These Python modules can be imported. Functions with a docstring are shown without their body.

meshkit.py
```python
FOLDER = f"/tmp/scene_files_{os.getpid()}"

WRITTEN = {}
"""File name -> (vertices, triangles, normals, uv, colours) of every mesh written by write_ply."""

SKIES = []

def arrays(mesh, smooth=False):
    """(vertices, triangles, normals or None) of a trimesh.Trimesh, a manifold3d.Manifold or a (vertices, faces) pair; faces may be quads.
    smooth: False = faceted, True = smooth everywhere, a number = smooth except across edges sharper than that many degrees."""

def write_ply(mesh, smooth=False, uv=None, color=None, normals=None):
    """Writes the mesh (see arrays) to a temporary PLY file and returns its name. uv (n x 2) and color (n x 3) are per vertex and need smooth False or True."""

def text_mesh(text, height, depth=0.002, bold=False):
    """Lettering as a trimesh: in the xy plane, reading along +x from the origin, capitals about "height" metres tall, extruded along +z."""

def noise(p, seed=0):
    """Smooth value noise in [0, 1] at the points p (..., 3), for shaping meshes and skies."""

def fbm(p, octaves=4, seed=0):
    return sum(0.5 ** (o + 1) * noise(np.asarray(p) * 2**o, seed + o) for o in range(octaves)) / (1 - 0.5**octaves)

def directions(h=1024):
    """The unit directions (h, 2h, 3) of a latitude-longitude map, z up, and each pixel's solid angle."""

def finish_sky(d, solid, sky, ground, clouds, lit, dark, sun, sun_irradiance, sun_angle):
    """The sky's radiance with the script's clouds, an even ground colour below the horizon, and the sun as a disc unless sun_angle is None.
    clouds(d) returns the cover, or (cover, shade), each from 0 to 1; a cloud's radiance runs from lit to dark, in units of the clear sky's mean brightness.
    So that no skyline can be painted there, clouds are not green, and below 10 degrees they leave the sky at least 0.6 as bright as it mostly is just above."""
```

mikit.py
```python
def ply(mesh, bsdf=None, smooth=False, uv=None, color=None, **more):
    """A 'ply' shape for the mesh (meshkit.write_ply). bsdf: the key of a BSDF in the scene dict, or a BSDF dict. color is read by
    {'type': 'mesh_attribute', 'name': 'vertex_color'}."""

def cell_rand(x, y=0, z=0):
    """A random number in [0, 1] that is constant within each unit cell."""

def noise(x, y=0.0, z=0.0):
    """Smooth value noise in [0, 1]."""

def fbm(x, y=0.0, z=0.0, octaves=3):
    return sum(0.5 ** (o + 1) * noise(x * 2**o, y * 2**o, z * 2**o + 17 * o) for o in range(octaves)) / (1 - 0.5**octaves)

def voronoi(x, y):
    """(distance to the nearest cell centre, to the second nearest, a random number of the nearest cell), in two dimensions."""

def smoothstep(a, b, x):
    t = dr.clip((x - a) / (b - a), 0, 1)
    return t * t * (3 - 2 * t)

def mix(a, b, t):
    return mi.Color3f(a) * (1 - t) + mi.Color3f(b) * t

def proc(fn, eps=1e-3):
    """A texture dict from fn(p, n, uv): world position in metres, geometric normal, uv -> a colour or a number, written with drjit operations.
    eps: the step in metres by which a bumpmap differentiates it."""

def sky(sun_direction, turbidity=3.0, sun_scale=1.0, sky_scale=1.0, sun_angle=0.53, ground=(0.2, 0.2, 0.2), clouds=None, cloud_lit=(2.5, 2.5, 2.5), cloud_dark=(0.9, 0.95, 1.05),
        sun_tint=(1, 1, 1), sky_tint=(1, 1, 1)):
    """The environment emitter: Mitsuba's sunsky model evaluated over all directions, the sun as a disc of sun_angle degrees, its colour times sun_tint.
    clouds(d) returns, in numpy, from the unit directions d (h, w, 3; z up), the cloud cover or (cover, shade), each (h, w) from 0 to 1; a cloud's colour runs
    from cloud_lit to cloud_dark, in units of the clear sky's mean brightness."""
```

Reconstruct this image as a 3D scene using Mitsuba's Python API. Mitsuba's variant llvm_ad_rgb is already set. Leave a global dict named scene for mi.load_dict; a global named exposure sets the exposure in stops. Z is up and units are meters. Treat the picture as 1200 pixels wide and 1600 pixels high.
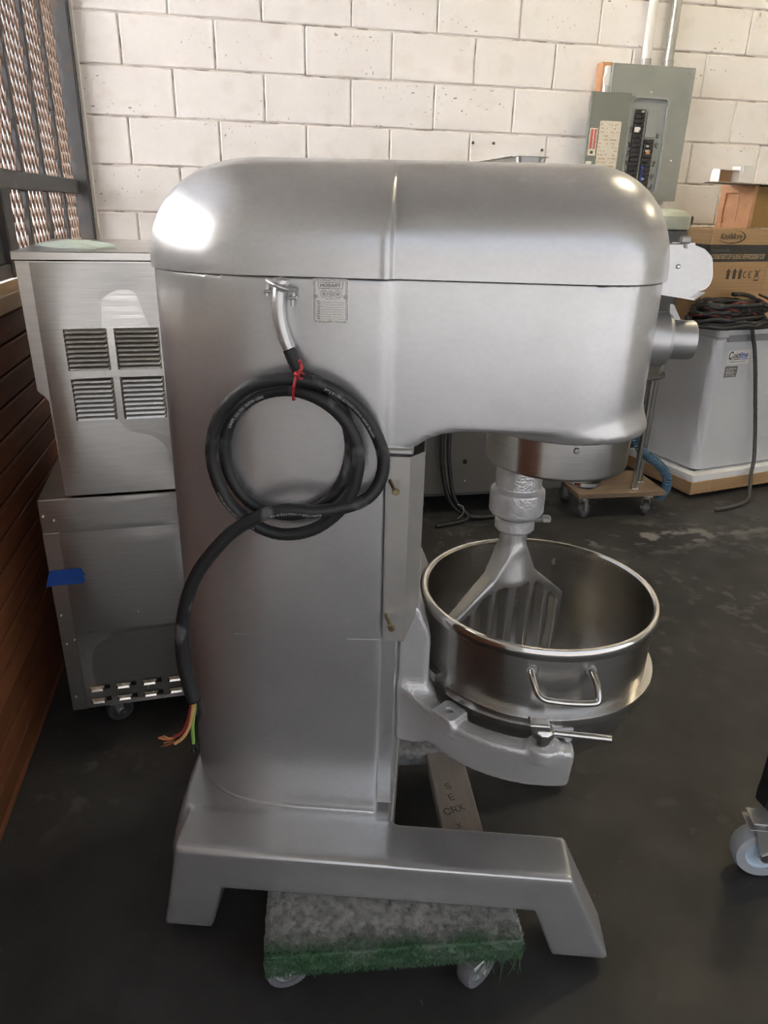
import math, random
import numpy as np, trimesh, drjit as dr, mitsuba as mi, mikit, meshkit
from manifold3d import Manifold, CrossSection
from shapely.geometry import Polygon, Point, LineString, box as sbox
from shapely.ops import unary_union
from shapely import affinity as af

T = mi.ScalarTransform4f
S = 0.84                      # the lengths below are in design units; 1 unit = 0.84 m
rng = np.random.default_rng(7)
scene, labels = {}, {}

# ------------------------------------------------------------------ camera, sky, exposure
F, PITCH, ROLL, YAW, EYE = 1130.0, math.radians(22.85), math.radians(-1.45), math.radians(11.4), 1.62
cp, sp, cr, sr = math.cos(PITCH), math.sin(PITCH), math.cos(ROLL), math.sin(ROLL)
fw, rx, dn = np.array([0, cp, -sp]), np.array([1.0, 0, 0]), np.array([0, -sp, -cp])
Rz = np.array([[math.cos(YAW), math.sin(YAW), 0], [-math.sin(YAW), math.cos(YAW), 0], [0, 0, 1]])
right, down, fwd = Rz @ (rx * cr + dn * sr), Rz @ (-rx * sr + dn * cr), Rz @ fw
cam = np.eye(4)
cam[:3, 0], cam[:3, 1], cam[:3, 2], cam[:3, 3] = -right, -down, fwd, np.array([0, 0, EYE]) * S
scene['camera'] = {'type': 'perspective', 'fov': math.degrees(2 * math.atan(600 / F)), 'fov_axis': 'x', 'near_clip': 0.02, 'far_clip': 500.0, 'to_world': T(cam.tolist())}
def added_cloud(d):          # thin cloud added over the unseen sky to whiten its blue reflections
    return 0.55 + 0.4 * meshkit.fbm(d * [3.0, 3.0, 5.0], 4, 3), 0.3 * meshkit.fbm(d * 4.0, 3, 9)
scene['sky'] = mikit.sky((0.80, 0.45, 0.42), turbidity=4.0, sun_scale=5.5, sky_scale=1.0, ground=(0.3, 0.29, 0.28), clouds=added_cloud, cloud_lit=(1.12, 1.12, 1.14), cloud_dark=(0.8, 0.82, 0.85), sky_tint=(0.97, 1.0, 1.10), sun_tint=(0.75, 0.96, 1.48))
exposure = 3.68
LAMP = 9.0

# ------------------------------------------------------------------ helpers
class Fr:
    def __init__(s, ang=0.0, o=(0, 0, 0)):
        t = math.radians(ang)
        s.R = np.array([[math.cos(t), -math.sin(t), 0], [math.sin(t), math.cos(t), 0], [0, 0, 1]])
        s.o = np.asarray(o, float)
    def w(s, p): return np.asarray(p, float) @ s.R.T + s.o
    def sub(s, ang, o): 
        f = Fr(0); t = math.radians(ang)
        f.R = s.R @ np.array([[math.cos(t), -math.sin(t), 0], [math.sin(t), math.cos(t), 0], [0, 0, 1]]); f.o = s.w(o); return f
W0 = Fr()

def vf(mesh):
    if hasattr(mesh, 'to_mesh'):
        m = mesh.to_mesh(); return np.array(m.vert_properties[:, :3], float), np.array(m.tri_verts, int)
    if isinstance(mesh, (tuple, list)):
        v, f = np.asarray(mesh[0], float), np.asarray(mesh[1], int)
        if f.shape[1] == 4: f = np.vstack([f[:, [0, 1, 2]], f[:, [0, 2, 3]]])
        return v, f
    return np.array(mesh.vertices, float), np.array(mesh.faces, int)

def cat(*ms):
    vs, fs, n = [], [], 0
    for m in ms:
        v, f = vf(m); vs.append(v); fs.append(f + n); n += len(v)
    return np.vstack(vs), np.vstack(fs)

def num(key):
    if key not in scene and key not in labels: return key
    k = 1
    while f'{key}_{k:03d}' in scene or f'{key}_{k:03d}' in labels: k += 1
    return f'{key}_{k:03d}'

def add(name, mesh, bsdf, fr=W0, smooth=False, parent=None, label=None, cat=None, group=None, kind=None, **more):
    key = num(f'{parent}__{name}' if parent else name)
    v, f = vf(mesh)
    scene[key] = mikit.ply((fr.w(v) * S, f), bsdf, smooth=smooth, **more)
    if label or kind or cat: tag(key, label, cat, group, kind)
    return key

def thing(name, label, cat, group=None):
    key = num(name); tag(key, label, cat, group); return key

def add_uv(name, mesh, uv, bsdf, fr, parent):
    key = num(f'{parent}__{name}'); v, f = mesh
    scene[key] = mikit.ply((fr.w(v) * S, f), bsdf, smooth=True, uv=uv); return key
def lathe_uv(prof, n, o=(0, 0, 0)):
    v, f = lathe(prof, n, 2, o); m = len(prof); return (v, f), np.stack([np.tile(np.linspace(0, 1, m), n), np.repeat(np.arange(n) / n, m)], 1)

def tag(key, label=None, cat=None, group=None, kind=None):
    labels[key] = {k: v for k, v in (('label', label), ('category', cat), ('group', group), ('kind', kind)) if v}

def hull(pts):
    h = trimesh.convex.convex_hull(np.asarray(pts, float)); return np.array(h.vertices), np.array(h.faces)

def cb(lo, hi, c=0.003):
    """box with chamfered edges"""
    lo, hi = np.asarray(lo, float), np.asarray(hi, float); c = min(c, 0.49 * float((hi - lo).min()))
    p = []
    for i in range(8):
        b = [(i >> k) & 1 for k in range(3)]
        for ax in range(3):
            q = [0, 0, 0]
            for k in range(3):
                e = hi[k] if b[k] else lo[k]
                q[k] = e if k == ax else (e - c if b[k] else e + c)
            p.append(q)
    return hull(p)

def bx(lo, hi):
    (a, b, c), (d, e, f) = lo, hi
    v = np.array([[x, y, z] for x in (a, d) for y in (b, e) for z in (c, f)], float)
    return v, np.array([[0, 1, 3], [0, 3, 2], [4, 6, 7], [4, 7, 5], [0, 4, 5], [0, 5, 1], [2, 3, 7], [2, 7, 6], [0, 2, 6], [0, 6, 4], [1, 5, 7], [1, 7, 3]])

def lathe(prof, n=48, axis=2, o=(0, 0, 0)):
    """closed profile of (r, h) turned about an axis"""
    prof = np.asarray(prof, float); m = len(prof); a = np.arange(n) * 2 * np.pi / n
    v = np.stack([prof[None, :, 0] * np.cos(a)[:, None], prof[None, :, 0] * np.sin(a)[:, None], np.repeat(prof[None, :, 1], n, 0)], -1).reshape(-1, 3)
    i, j = np.meshgrid(np.arange(n), np.arange(m), indexing='ij'); i2, j2 = (i + 1) % n, (j + 1) % m
    f = np.stack([i * m + j, i2 * m + j, i2 * m + j2, i * m + j2], -1).reshape(-1, 4)
    v, f = vf((v, f))
    if axis == 0: v = v[:, [2, 0, 1]]
    if axis == 1: v = v[:, [1, 2, 0]]
    # outward orientation
    t = v[f]; vol = np.einsum('ij,ij->i', t[:, 0], np.cross(t[:, 1], t[:, 2])).sum()
    if vol < 0: f = f[:, ::-1]
    return v + np.asarray(o, float), f

def cyl(r, h0, h1, n=32, axis=2, o=(0, 0, 0), c=0.002):
    return lathe([(1e-5, h0), (r - c, h0), (r, h0 + c), (r, h1 - c), (r - c, h1), (1e-5, h1)], n, axis, o)

def spline(pts, n=12):
    p = np.asarray(pts, float); p = np.vstack([2 * p[0] - p[1], p, 2 * p[-1] - p[-2]]); out = []
    for i in range(1, len(p) - 2):
        t = np.linspace(0, 1, n, endpoint=False)[:, None]
        a, b, c, d = p[i - 1:i + 3]
        out.append(0.5 * (2 * b + (c - a) * t + (2 * a - 5 * b + 4 * c - d) * t ** 2 + (3 * b - a - 3 * c + d) * t ** 3))
    return np.vstack(out + [p[-2:-1]])

def frames(p):
    t = np.gradient(p, axis=0); t /= np.linalg.norm(t, axis=1, keepdims=True) + 1e-12
    u = np.cross(t[0], [0, 0, 1]); u = u if np.linalg.norm(u) > 0.2 else np.cross(t[0], [1, 0, 0]); us = []
    for k in t:
        u = u - k * (u @ k); u /= np.linalg.norm(u); us.append(u)
    us = np.array(us); return t, us, np.cross(t, us)

def tube(p, r, n=14):
    p = np.asarray(p, float); m = len(p); r = np.broadcast_to(np.asarray(r, float), (m,))
    t, u, w = frames(p); a = np.arange(n) * 2 * np.pi / n
    v = p[:, None] + r[:, None, None] * (np.cos(a)[None, :, None] * u[:, None] + np.sin(a)[None, :, None] * w[:, None])
    v = np.vstack([v.reshape(-1, 3), p[:1], p[-1:]])
    i, j = np.meshgrid(np.arange(m - 1), np.arange(n), indexing='ij'); j2 = (j + 1) % n
    q = np.stack([i * n + j, i * n + j2, (i + 1) * n + j2, (i + 1) * n + j], -1).reshape(-1, 4)
    f = np.vstack([q[:, [0, 1, 2]], q[:, [0, 2, 3]], np.stack([np.arange(n), np.full(n, m * n), (np.arange(n) + 1) % n], 1)[:, [1, 0, 2]] * 1,
                   np.stack([(m - 1) * n + np.arange(n), (m - 1) * n + (np.arange(n) + 1) % n, np.full(n, m * n + 1)], 1)])
    tt = v[f]; vol = np.einsum('ij,ij->i', tt[:, 0], np.cross(tt[:, 1], tt[:, 2])).sum()
    return v, (f if vol > 0 else f[:, ::-1])

def rod(a, b, r, n=16): return tube(np.linspace(a, b, 3), r, n)

def ext(poly, d):
    """shapely polygon (x, y) extruded along +z"""
    ms = [trimesh.creation.extrude_polygon(g, d, engine='earcut') for g in getattr(poly, 'geoms', [poly])]
    return cat(*ms)

def xz(mesh, y0):
    """lay an extrusion (x, y -> x, z; depth -> +y from y0)"""
    v, f = vf(mesh); return np.stack([v[:, 0], y0 + v[:, 2], v[:, 1]], 1), f[:, ::-1]

def rrect(x0, y0, x1, y1, r): return sbox(x0 + r, y0 + r, x1 - r, y1 - r).buffer(r, 6)

def on_face(mesh, o, ex, ez):
    """put a flat mesh (x right, y up, z out) on a face with the axes ex (right) and ez (up)"""
    v, f = vf(mesh); ex, ez = np.asarray(ex, float), np.asarray(ez, float); n = np.cross(ex, ez)
    return np.asarray(o, float) + v[:, :1] * ex + v[:, 1:2] * ez + v[:, 2:3] * n, f

def text(s, h, d=0.0012, bold=True, slant=0.0, width=None):
    v, f = vf(meshkit.text_mesh(s, h, d, bold)); v = v.copy()
    v[:, 0] -= v[:, 0].min()
    if width: v[:, 0] *= width / v[:, 0].max()
    v[:, 0] += slant * v[:, 1]
    return v, f

def nets(fn, lo, hi, h):
    """surface nets of fn(x, y, z) < 0"""
    ax = [np.arange(a, b + h, h) for a, b in zip(lo, hi)]
    X, Y, Z = np.meshgrid(*ax, indexing='ij', sparse=True)
    v = np.asarray(fn(X, Y, Z), float); v = np.broadcast_to(v, tuple(len(a) for a in ax)).copy(); v[v == 0] = 1e-9
    ins = v < 0; sh = np.array(v.shape)
    acc, cnt = np.zeros((*(sh - 1), 3)), np.zeros(sh - 1)
    faces, sl = [], lambda *a: tuple(a)
    for d in range(3):
        a = [slice(None)] * 3; b = [slice(None)] * 3; a[d] = slice(0, -1); b[d] = slice(1, None)
        va, vb = v[tuple(a)], v[tuple(b)]; I = np.argwhere((va < 0) != (vb < 0))
        if not len(I): continue
        A, B = va[tuple(I.T)], vb[tuple(I.T)]; t = A / (A - B)
        P = I.astype(float); P[:, d] += t
        e, g = [k for k in range(3) if k != d]
        quad = []
        for oe, og in ((0, 0), (-1, 0), (-1, -1), (0, -1)):
            c = I.copy(); c[:, e] += oe; c[:, g] += og; ok = ((c >= 0) & (c < sh - 1)).all(1)
            np.add.at(acc, tuple(c[ok].T), P[ok]); np.add.at(cnt, tuple(c[ok].T), 1); quad.append((c, ok))
        ok = quad[0][1] & quad[1][1] & quad[2][1] & quad[3][1]
        q = np.stack([np.ravel_multi_index(tuple(np.clip(c, 0, sh - 2)[ok].T), tuple(sh - 1)) for c, _ in quad], 1)
        flip = (A[ok] < 0) != (d == 1)
        q[flip] = q[flip][:, ::-1]; faces.append(q)
    F4 = np.vstack(faces); ids, inv = np.unique(F4, return_inverse=True); inv = inv.reshape(-1, 4)
    c = np.array(np.unravel_index(ids, tuple(sh - 1))).T
    V = acc[tuple(c.T)] / cnt[tuple(c.T)][:, None] * h + np.asarray(lo, float)
    f = np.vstack([inv[:, [0, 1, 2]], inv[:, [0, 2, 3]]])
    tt = V[f]; vol = np.einsum('ij,ij->i', tt[:, 0], np.cross(tt[:, 1], tt[:, 2])).sum()
    return V, (f if vol > 0 else f[:, ::-1])

def smin(a, b, k): h = np.clip(0.5 + 0.5 * (b - a) / k, 0, 1); return b * (1 - h) + a * h - k * h * (1 - h)
def smax(a, b, k): return -smin(-a, -b, k)
def sd_poly(px, py, pts):
    pts = np.asarray(pts, float); d = np.full(np.broadcast(px, py).shape, 1e9); ins = np.zeros(d.shape, bool)
    for i in range(len(pts)):
        a, b = pts[i], pts[(i + 1) % len(pts)]; e = b - a
        wx, wy = px - a[0], py - a[1]; t = np.clip((wx * e[0] + wy * e[1]) / (e @ e), 0, 1)
        d = np.minimum(d, (wx - e[0] * t) ** 2 + (wy - e[1] * t) ** 2)
        cond = ((a[1] > py) != (b[1] > py)) & (px < (b[0] - a[0]) * (py - a[1]) / (b[1] - a[1] + 1e-15) + a[0])
        ins ^= cond
    return np.sqrt(d) * np.where(ins, -1, 1)
def sd_box(X, Y, Z, lo, hi, r=0.0):
    c, hf = (np.array(lo) + hi) / 2, (np.array(hi) - lo) / 2 - r
    qx, qy, qz = np.abs(X - c[0]) - hf[0], np.abs(Y - c[1]) - hf[1], np.abs(Z - c[2]) - hf[2]
    return np.sqrt(np.maximum(qx, 0) ** 2 + np.maximum(qy, 0) ** 2 + np.maximum(qz, 0) ** 2) + np.minimum(np.maximum(qx, np.maximum(qy, qz)), 0) - r

# ------------------------------------------------------------------ materials
N, FB, ST, MX = mikit.noise, mikit.fbm, mikit.smoothstep, mikit.mix
def mat(key, base=(0.5, 0.5, 0.5), rough=0.5, metal=0.0, bump=None, bscale=0.001, two=True, **kw):
    col = base if isinstance(base, dict) else ({'type': 'rgb', 'value': list(base)})
    b = {'type': 'principled', 'base_color': col, 'roughness': rough if isinstance(rough, dict) else float(rough), 'metallic': metal, **kw}
    if bump is not None: b = {'type': 'bumpmap', 'arbitrary': bump, 'scale': bscale, 'bsdf': b}
    scene[key] = {'type': 'twosided', 'bsdf': b} if two else b
    return key
pr = mikit.proc

def cast_col(p, n, uv):      # sprayed aluminium paint: cloudy patches, a few chips and scuffs
    c = FB(p.x * 7, p.y * 7, p.z * 7, 3); s = N(p.x * 160, p.y * 160, p.z * 160)
    k = ST(0.86, 0.93, N(p.x * 55, p.y * 55, p.z * 40)) * ST(0.55, 0.75, FB(p.x * 5, p.y * 5, p.z * 5 + 4, 2))
    v = MX((0.545, 0.545, 0.55), (0.65, 0.65, 0.655), c) * (0.97 + 0.06 * s)
    return MX(v, (0.8, 0.8, 0.8), 0.35 * k)
def cast_r(p, n, uv): return 0.23 + 0.10 * FB(p.x * 9, p.y * 9, p.z * 9, 3)
def cast_b(p, n, uv): return 0.6 * N(p.x * 260, p.y * 260, p.z * 260) + 0.4 * N(p.x * 60, p.y * 60, p.z * 60)
mat('m_cast', pr(cast_col), pr(cast_r), 0.74)
def rough_b(p, n, uv): return N(p.x * 330, p.y * 330, p.z * 330) + 0.6 * N(p.x * 130, p.y * 130, p.z * 130)
mat('m_sandcast', pr(cast_col), 0.33, 0.55, bump=pr(rough_b, 0.0006), bscale=0.0007)
def steel_c(p, n, uv): return MX((0.60, 0.585, 0.56), (0.68, 0.665, 0.64), N(p.x * 25, p.y * 25, p.z * 500))
mat('m_steel', pr(steel_c), 0.21, 1.0)
def steel_r(p, n, uv): return 0.16 + 0.13 * N(p.x * 12, p.y * 12, p.z * 420) + 0.05 * FB(p.x * 6, p.y * 6, p.z * 6, 2)
mat('m_brushed', pr(steel_c), pr(steel_r), 1.0)
def bowl_c(p, n, uv): return MX((0.44, 0.43, 0.41), (0.54, 0.525, 0.505), N(p.x * 10, p.y * 10, p.z * 700))
def bowl_r(p, n, uv): return 0.15 + 0.15 * N(p.x * 8, p.y * 8, p.z * 600)
mat('m_bowl', pr(bowl_c), pr(bowl_r), 1.0)
def sheet_c(p, n, uv): return MX((0.47, 0.455, 0.435), (0.56, 0.545, 0.525), N(p.x * 25, p.y * 25, p.z * 500))
mat('m_sheet', pr(sheet_c), 0.22, 1.0, anisotropic=0.85)
mat('m_bowl_aniso', pr(bowl_c), 0.23, 1.0, anisotropic=0.8)
def guard_c(p, n, uv): return MX((0.43, 0.42, 0.405), (0.53, 0.52, 0.50), FB(p.x * 12, p.y * 12, p.z * 12, 3))
mat('m_guard', pr(guard_c), 0.38, 0.62)
mat('m_polish', (0.66, 0.645, 0.62), 0.12, 1.0)
def alu_c(p, n, uv): return MX((0.50, 0.50, 0.50), (0.62, 0.62, 0.62), FB(p.x * 30, p.y * 30, p.z * 30, 3))
mat('m_alu', pr(alu_c), 0.42, 0.9)
mat('m_zinc', (0.42, 0.42, 0.41), 0.45, 0.75)
mat('m_brass', (0.45, 0.38, 0.22), 0.35, 1.0)
def rub_c(p, n, uv):         # black rubber with chalky scuffs
    k = ST(0.60, 0.80, FB(p.x * 38, p.y * 38, p.z * 22, 3))
    return MX((0.016, 0.017, 0.019), (0.17, 0.175, 0.18), 0.55 * k)
mat('m_rubber', pr(rub_c), 0.5)
mat('m_black', (0.012, 0.012, 0.013), 0.5)
mat('m_print', (0.55, 0.55, 0.55), 0.6)
mat('m_hole_shade', (0.004, 0.004, 0.004), 0.9)  # flat black painted for the shade inside openings
mat('m_red', (0.42, 0.02, 0.025), 0.45)
mat('m_wire_red', (0.25, 0.03, 0.03), 0.5); mat('m_wire_orange', (0.55, 0.30, 0.12), 0.5); mat('m_wire_green', (0.22, 0.40, 0.08), 0.5); mat('m_copper', (0.62, 0.26, 0.12), 0.4, 0.9)
def plate_c(p, n, uv): return MX((0.62, 0.62, 0.60), (0.72, 0.72, 0.70), FB(p.x * 40, p.y * 40, p.z * 40, 2))
mat('m_plate', pr(plate_c), 0.35, 0.6)
mat('m_ink', (0.05, 0.05, 0.05), 0.6); mat('m_ink_soft', (0.16, 0.16, 0.155), 0.6)
mat('m_white_paint', (0.60, 0.62, 0.655), 0.24, 0.0, specular=0.5)
mat('m_white', (0.78, 0.77, 0.75), 0.5)
def blk_c(p, n, uv):         # painted concrete block: uneven coats, dirt specks, small pocks
    a = FB(p.x * 2.2, p.y * 2.2, p.z * 2.2, 3); b = FB(p.x * 13, p.y * 13, p.z * 13, 3)
    base = MX((0.76, 0.735, 0.705), (0.82, 0.80, 0.78), a); base = MX(base, (0.68, 0.64, 0.59), 0.35 * ST(0.55, 0.8, b))
    sp_ = ST(0.885, 0.93, N(p.x * 95, p.y * 95, p.z * 75)) * ST(0.52, 0.66, FB(p.x * 4.5, p.y * 4.5, p.z * 7, 2))
    return MX(base, (0.16, 0.13, 0.11), 0.75 * sp_)
def blk_b(p, n, uv): return FB(p.x * 55, p.y * 55, p.z * 40, 3) + 0.4 * N(p.x * 10, p.y * 10, p.z * 8)
mat('m_block', pr(blk_c), 0.55, bump=pr(blk_b, 0.002), bscale=0.003)
def mort_c(p, n, uv): return MX((0.70, 0.66, 0.62), (0.34, 0.30, 0.27), ST(0.48, 0.70, FB(p.x * 16, p.y * 16, p.z * 16, 3)))
mat('m_mortar', pr(mort_c), 0.85)
def floor_c(p, n, uv):       # worn dark concrete: mottling, pale dust scatter, grit
    a = FB(p.x * 1.6, p.y * 1.6, 3.0, 4); b = FB(p.x * 9, p.y * 9, 1.0, 3); g = N(p.x * 300, p.y * 300, 0)
    c = MX((0.021, 0.0205, 0.0195), (0.047, 0.0465, 0.045), a) * (0.75 + 0.5 * b)
    d = ST(0.58, 0.80, FB(p.x * 22, p.y * 22, 7.0, 4)) * ST(0.45, 0.7, FB(p.x * 1.9 + 3, p.y * 2.6, 5.0, 2))
    c = MX(c, (0.16, 0.155, 0.14), 0.28 * d)
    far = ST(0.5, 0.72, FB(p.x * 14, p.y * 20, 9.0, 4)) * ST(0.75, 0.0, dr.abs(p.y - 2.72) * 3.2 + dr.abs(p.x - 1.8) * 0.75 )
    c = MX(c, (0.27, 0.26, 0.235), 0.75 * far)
    cr_ = ST(0.006, 0.0, dr.abs(FB(p.x * 1.1 + 4.2, p.y * 1.1 + 1.0, 11.0, 4) - 0.5)) * ST(0.5, 0.62, N(p.x * 0.9 + 9, p.y * 0.9, 4.0))
    c = c * (1 - 0.75 * cr_)
    s = ST(0.92, 0.97, g * 0.6 + 0.4 * N(p.x * 90, p.y * 90, 2.0))
    return MX(c, (0.35, 0.34, 0.32), 0.6 * s)
def floor_r(p, n, uv): return 0.42 + 0.25 * FB(p.x * 5, p.y * 5, 2.0, 3)
def floor_b(p, n, uv): return FB(p.x * 40, p.y * 40, 0.0, 3)
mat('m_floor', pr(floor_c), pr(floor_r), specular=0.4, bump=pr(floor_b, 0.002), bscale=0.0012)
def wood_c(p, n, uv):        # varnished red-brown siding, grain along y
    pl = mikit.cell_rand(dr.floor((p.z / S - 0.0355) / 0.0835), 3, 1)
    g = FB(p.y * 3, p.z * 90, p.x * 60, 3); k = FB(p.y * 1.2, p.z * 14, 1.0, 2)
    c = MX((0.085, 0.031, 0.015), (0.19, 0.075, 0.034), g * 0.6 + 0.4 * k)
    return c * (0.75 + 0.5 * pl)
mat('m_wood', pr(wood_c), 0.6, specular=0.3)
mat('m_groove_gleam', (0.42, 0.24, 0.11), 0.4)  # gleam of light along the board grooves is put into this colour
def pine_c(p, n, uv): return MX((0.50, 0.34, 0.18), (0.66, 0.49, 0.30), FB(p.y * 4, p.z * 60, p.x * 60, 3))
mat('m_pine', pr(pine_c), 0.5)
def ply_c(p, n, uv): return MX((0.125, 0.085, 0.052), (0.23, 0.165, 0.105), FB(p.x * 4, p.y * 55, p.z * 50, 3))
mat('m_ply', pr(ply_c), 0.6)
def oak_c(p, n, uv): return MX((0.13, 0.11, 0.095), (0.25, 0.215, 0.185), FB(p.x * 40, p.y * 5, p.z * 40, 3))
mat('m_oak', pr(oak_c), 0.65)
def gate_c(p, n, uv):        # old grey-blue paint, worn to rust at edges
    k = ST(0.55, 0.75, FB(p.x * 30, p.y * 30, p.z * 18, 3)); return MX((0.072, 0.075, 0.082), (0.10, 0.08, 0.07), k)
mat('m_gate', pr(gate_c), 0.6, 0.1)
def rust_c(p, n, uv): return MX((0.11, 0.068, 0.048), (0.20, 0.14, 0.108), FB(p.x * 20, p.y * 20, p.z * 20, 2))
mat('m_mesh', pr(rust_c), 0.7)
def carpet_c(p, n, uv):      # green turf carpet, its top greyed by paint overspray and dust
    a = FB(p.x * 14, p.y * 14, p.z * 14, 3); g = MX((0.030, 0.085, 0.040), (0.07, 0.15, 0.075), N(p.x * 140, p.y * 140, p.z * 140))
    d = MX((0.17, 0.175, 0.165), (0.36, 0.35, 0.33), N(p.x * 120, p.y * 120, p.z * 120))
    # overspray lies on the part of the board next to the mixer base
    q = (p.y / S - 1.278) * 0.967 + (p.x / S + 0.253) * 0.255 - 0.16 * (p.x / S - 0.2)
    return MX(g, d, ST(0.30, 0.72, a * 0.55 + 0.5 * ST(-0.15, -0.03, q)))
mat('m_carpet', pr(carpet_c), 0.95)
mat('m_grey_wheel', (0.15, 0.155, 0.165), 0.45); mat('m_hub', (0.25, 0.26, 0.28), 0.45); mat('m_dark_wheel', (0.06, 0.062, 0.065), 0.5)
mat('m_tyre_skylit', (0.36, 0.39, 0.42), 0.35); mat('m_hub_skylit', (0.42, 0.52, 0.62), 0.35)  # blue of the skylight put into the tyre and hub colours
def panel_c(p, n, uv): return MX((0.215, 0.235, 0.215), (0.27, 0.285, 0.26), FB(p.x * 9, p.y * 9, p.z * 9, 3))
mat('m_panel', pr(panel_c), 0.45); mat('m_panel_in', (0.27, 0.29, 0.285), 0.45); mat('m_panel_door', (0.165, 0.18, 0.155), 0.5)
mat('m_breaker', (0.02, 0.02, 0.021), 0.5)
def paper_c(p, n, uv): return MX((0.56, 0.52, 0.43), (0.66, 0.61, 0.52), FB(p.x * 60, p.y * 60, p.z * 60, 2))
mat('m_paper', pr(paper_c), 0.8); mat('m_orange', (0.50, 0.24, 0.10), 0.6); mat('m_blue', (0.02, 0.05, 0.35), 0.5); mat('m_label_red', (0.45, 0.10, 0.08), 0.6)
mat('m_conduit', (0.56, 0.56, 0.52), 0.32, 0.9); mat('m_conduit_white', (0.72, 0.70, 0.67), 0.5)
def card_c(p, n, uv): return MX((0.33, 0.205, 0.105), (0.42, 0.275, 0.15), FB(p.x * 5, p.y * 5, p.z * 120, 3))
mat('m_card', pr(card_c), 0.75)
def crush_c(p, n, uv): return MX((0.36, 0.17, 0.075), (0.52, 0.28, 0.15), FB(p.x * 22, p.y * 22, p.z * 22, 3))
mat('m_crush', pr(crush_c), 0.5); mat('m_card_olive', (0.26, 0.155, 0.05), 0.7); mat('m_card_grey', (0.28, 0.24, 0.20), 0.8)
mat('m_band', (0.035, 0.032, 0.03), 0.6); mat('m_ink_brown', (0.07, 0.05, 0.035), 0.7); mat('m_ink_tan', (0.42, 0.32, 0.20), 0.7)
mat('m_hosered', (0.16, 0.032, 0.02), 0.5)
mat('m_lidgreen', (0.36, 0.385, 0.31), 0.4)
mat('m_bluehose', (0.045, 0.105, 0.17), 0.4)
mat('m_foam', (0.74, 0.75, 0.76), 0.8)
mat('m_tape', (0.01, 0.075, 0.36), 0.6); mat('m_bag', (0.62, 0.72, 0.62), 0.5)
def cab_c(p, n, uv): return MX((0.075, 0.072, 0.066), (0.10, 0.095, 0.086), FB(p.x * 3, p.y * 3, p.z * 3, 3))
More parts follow.
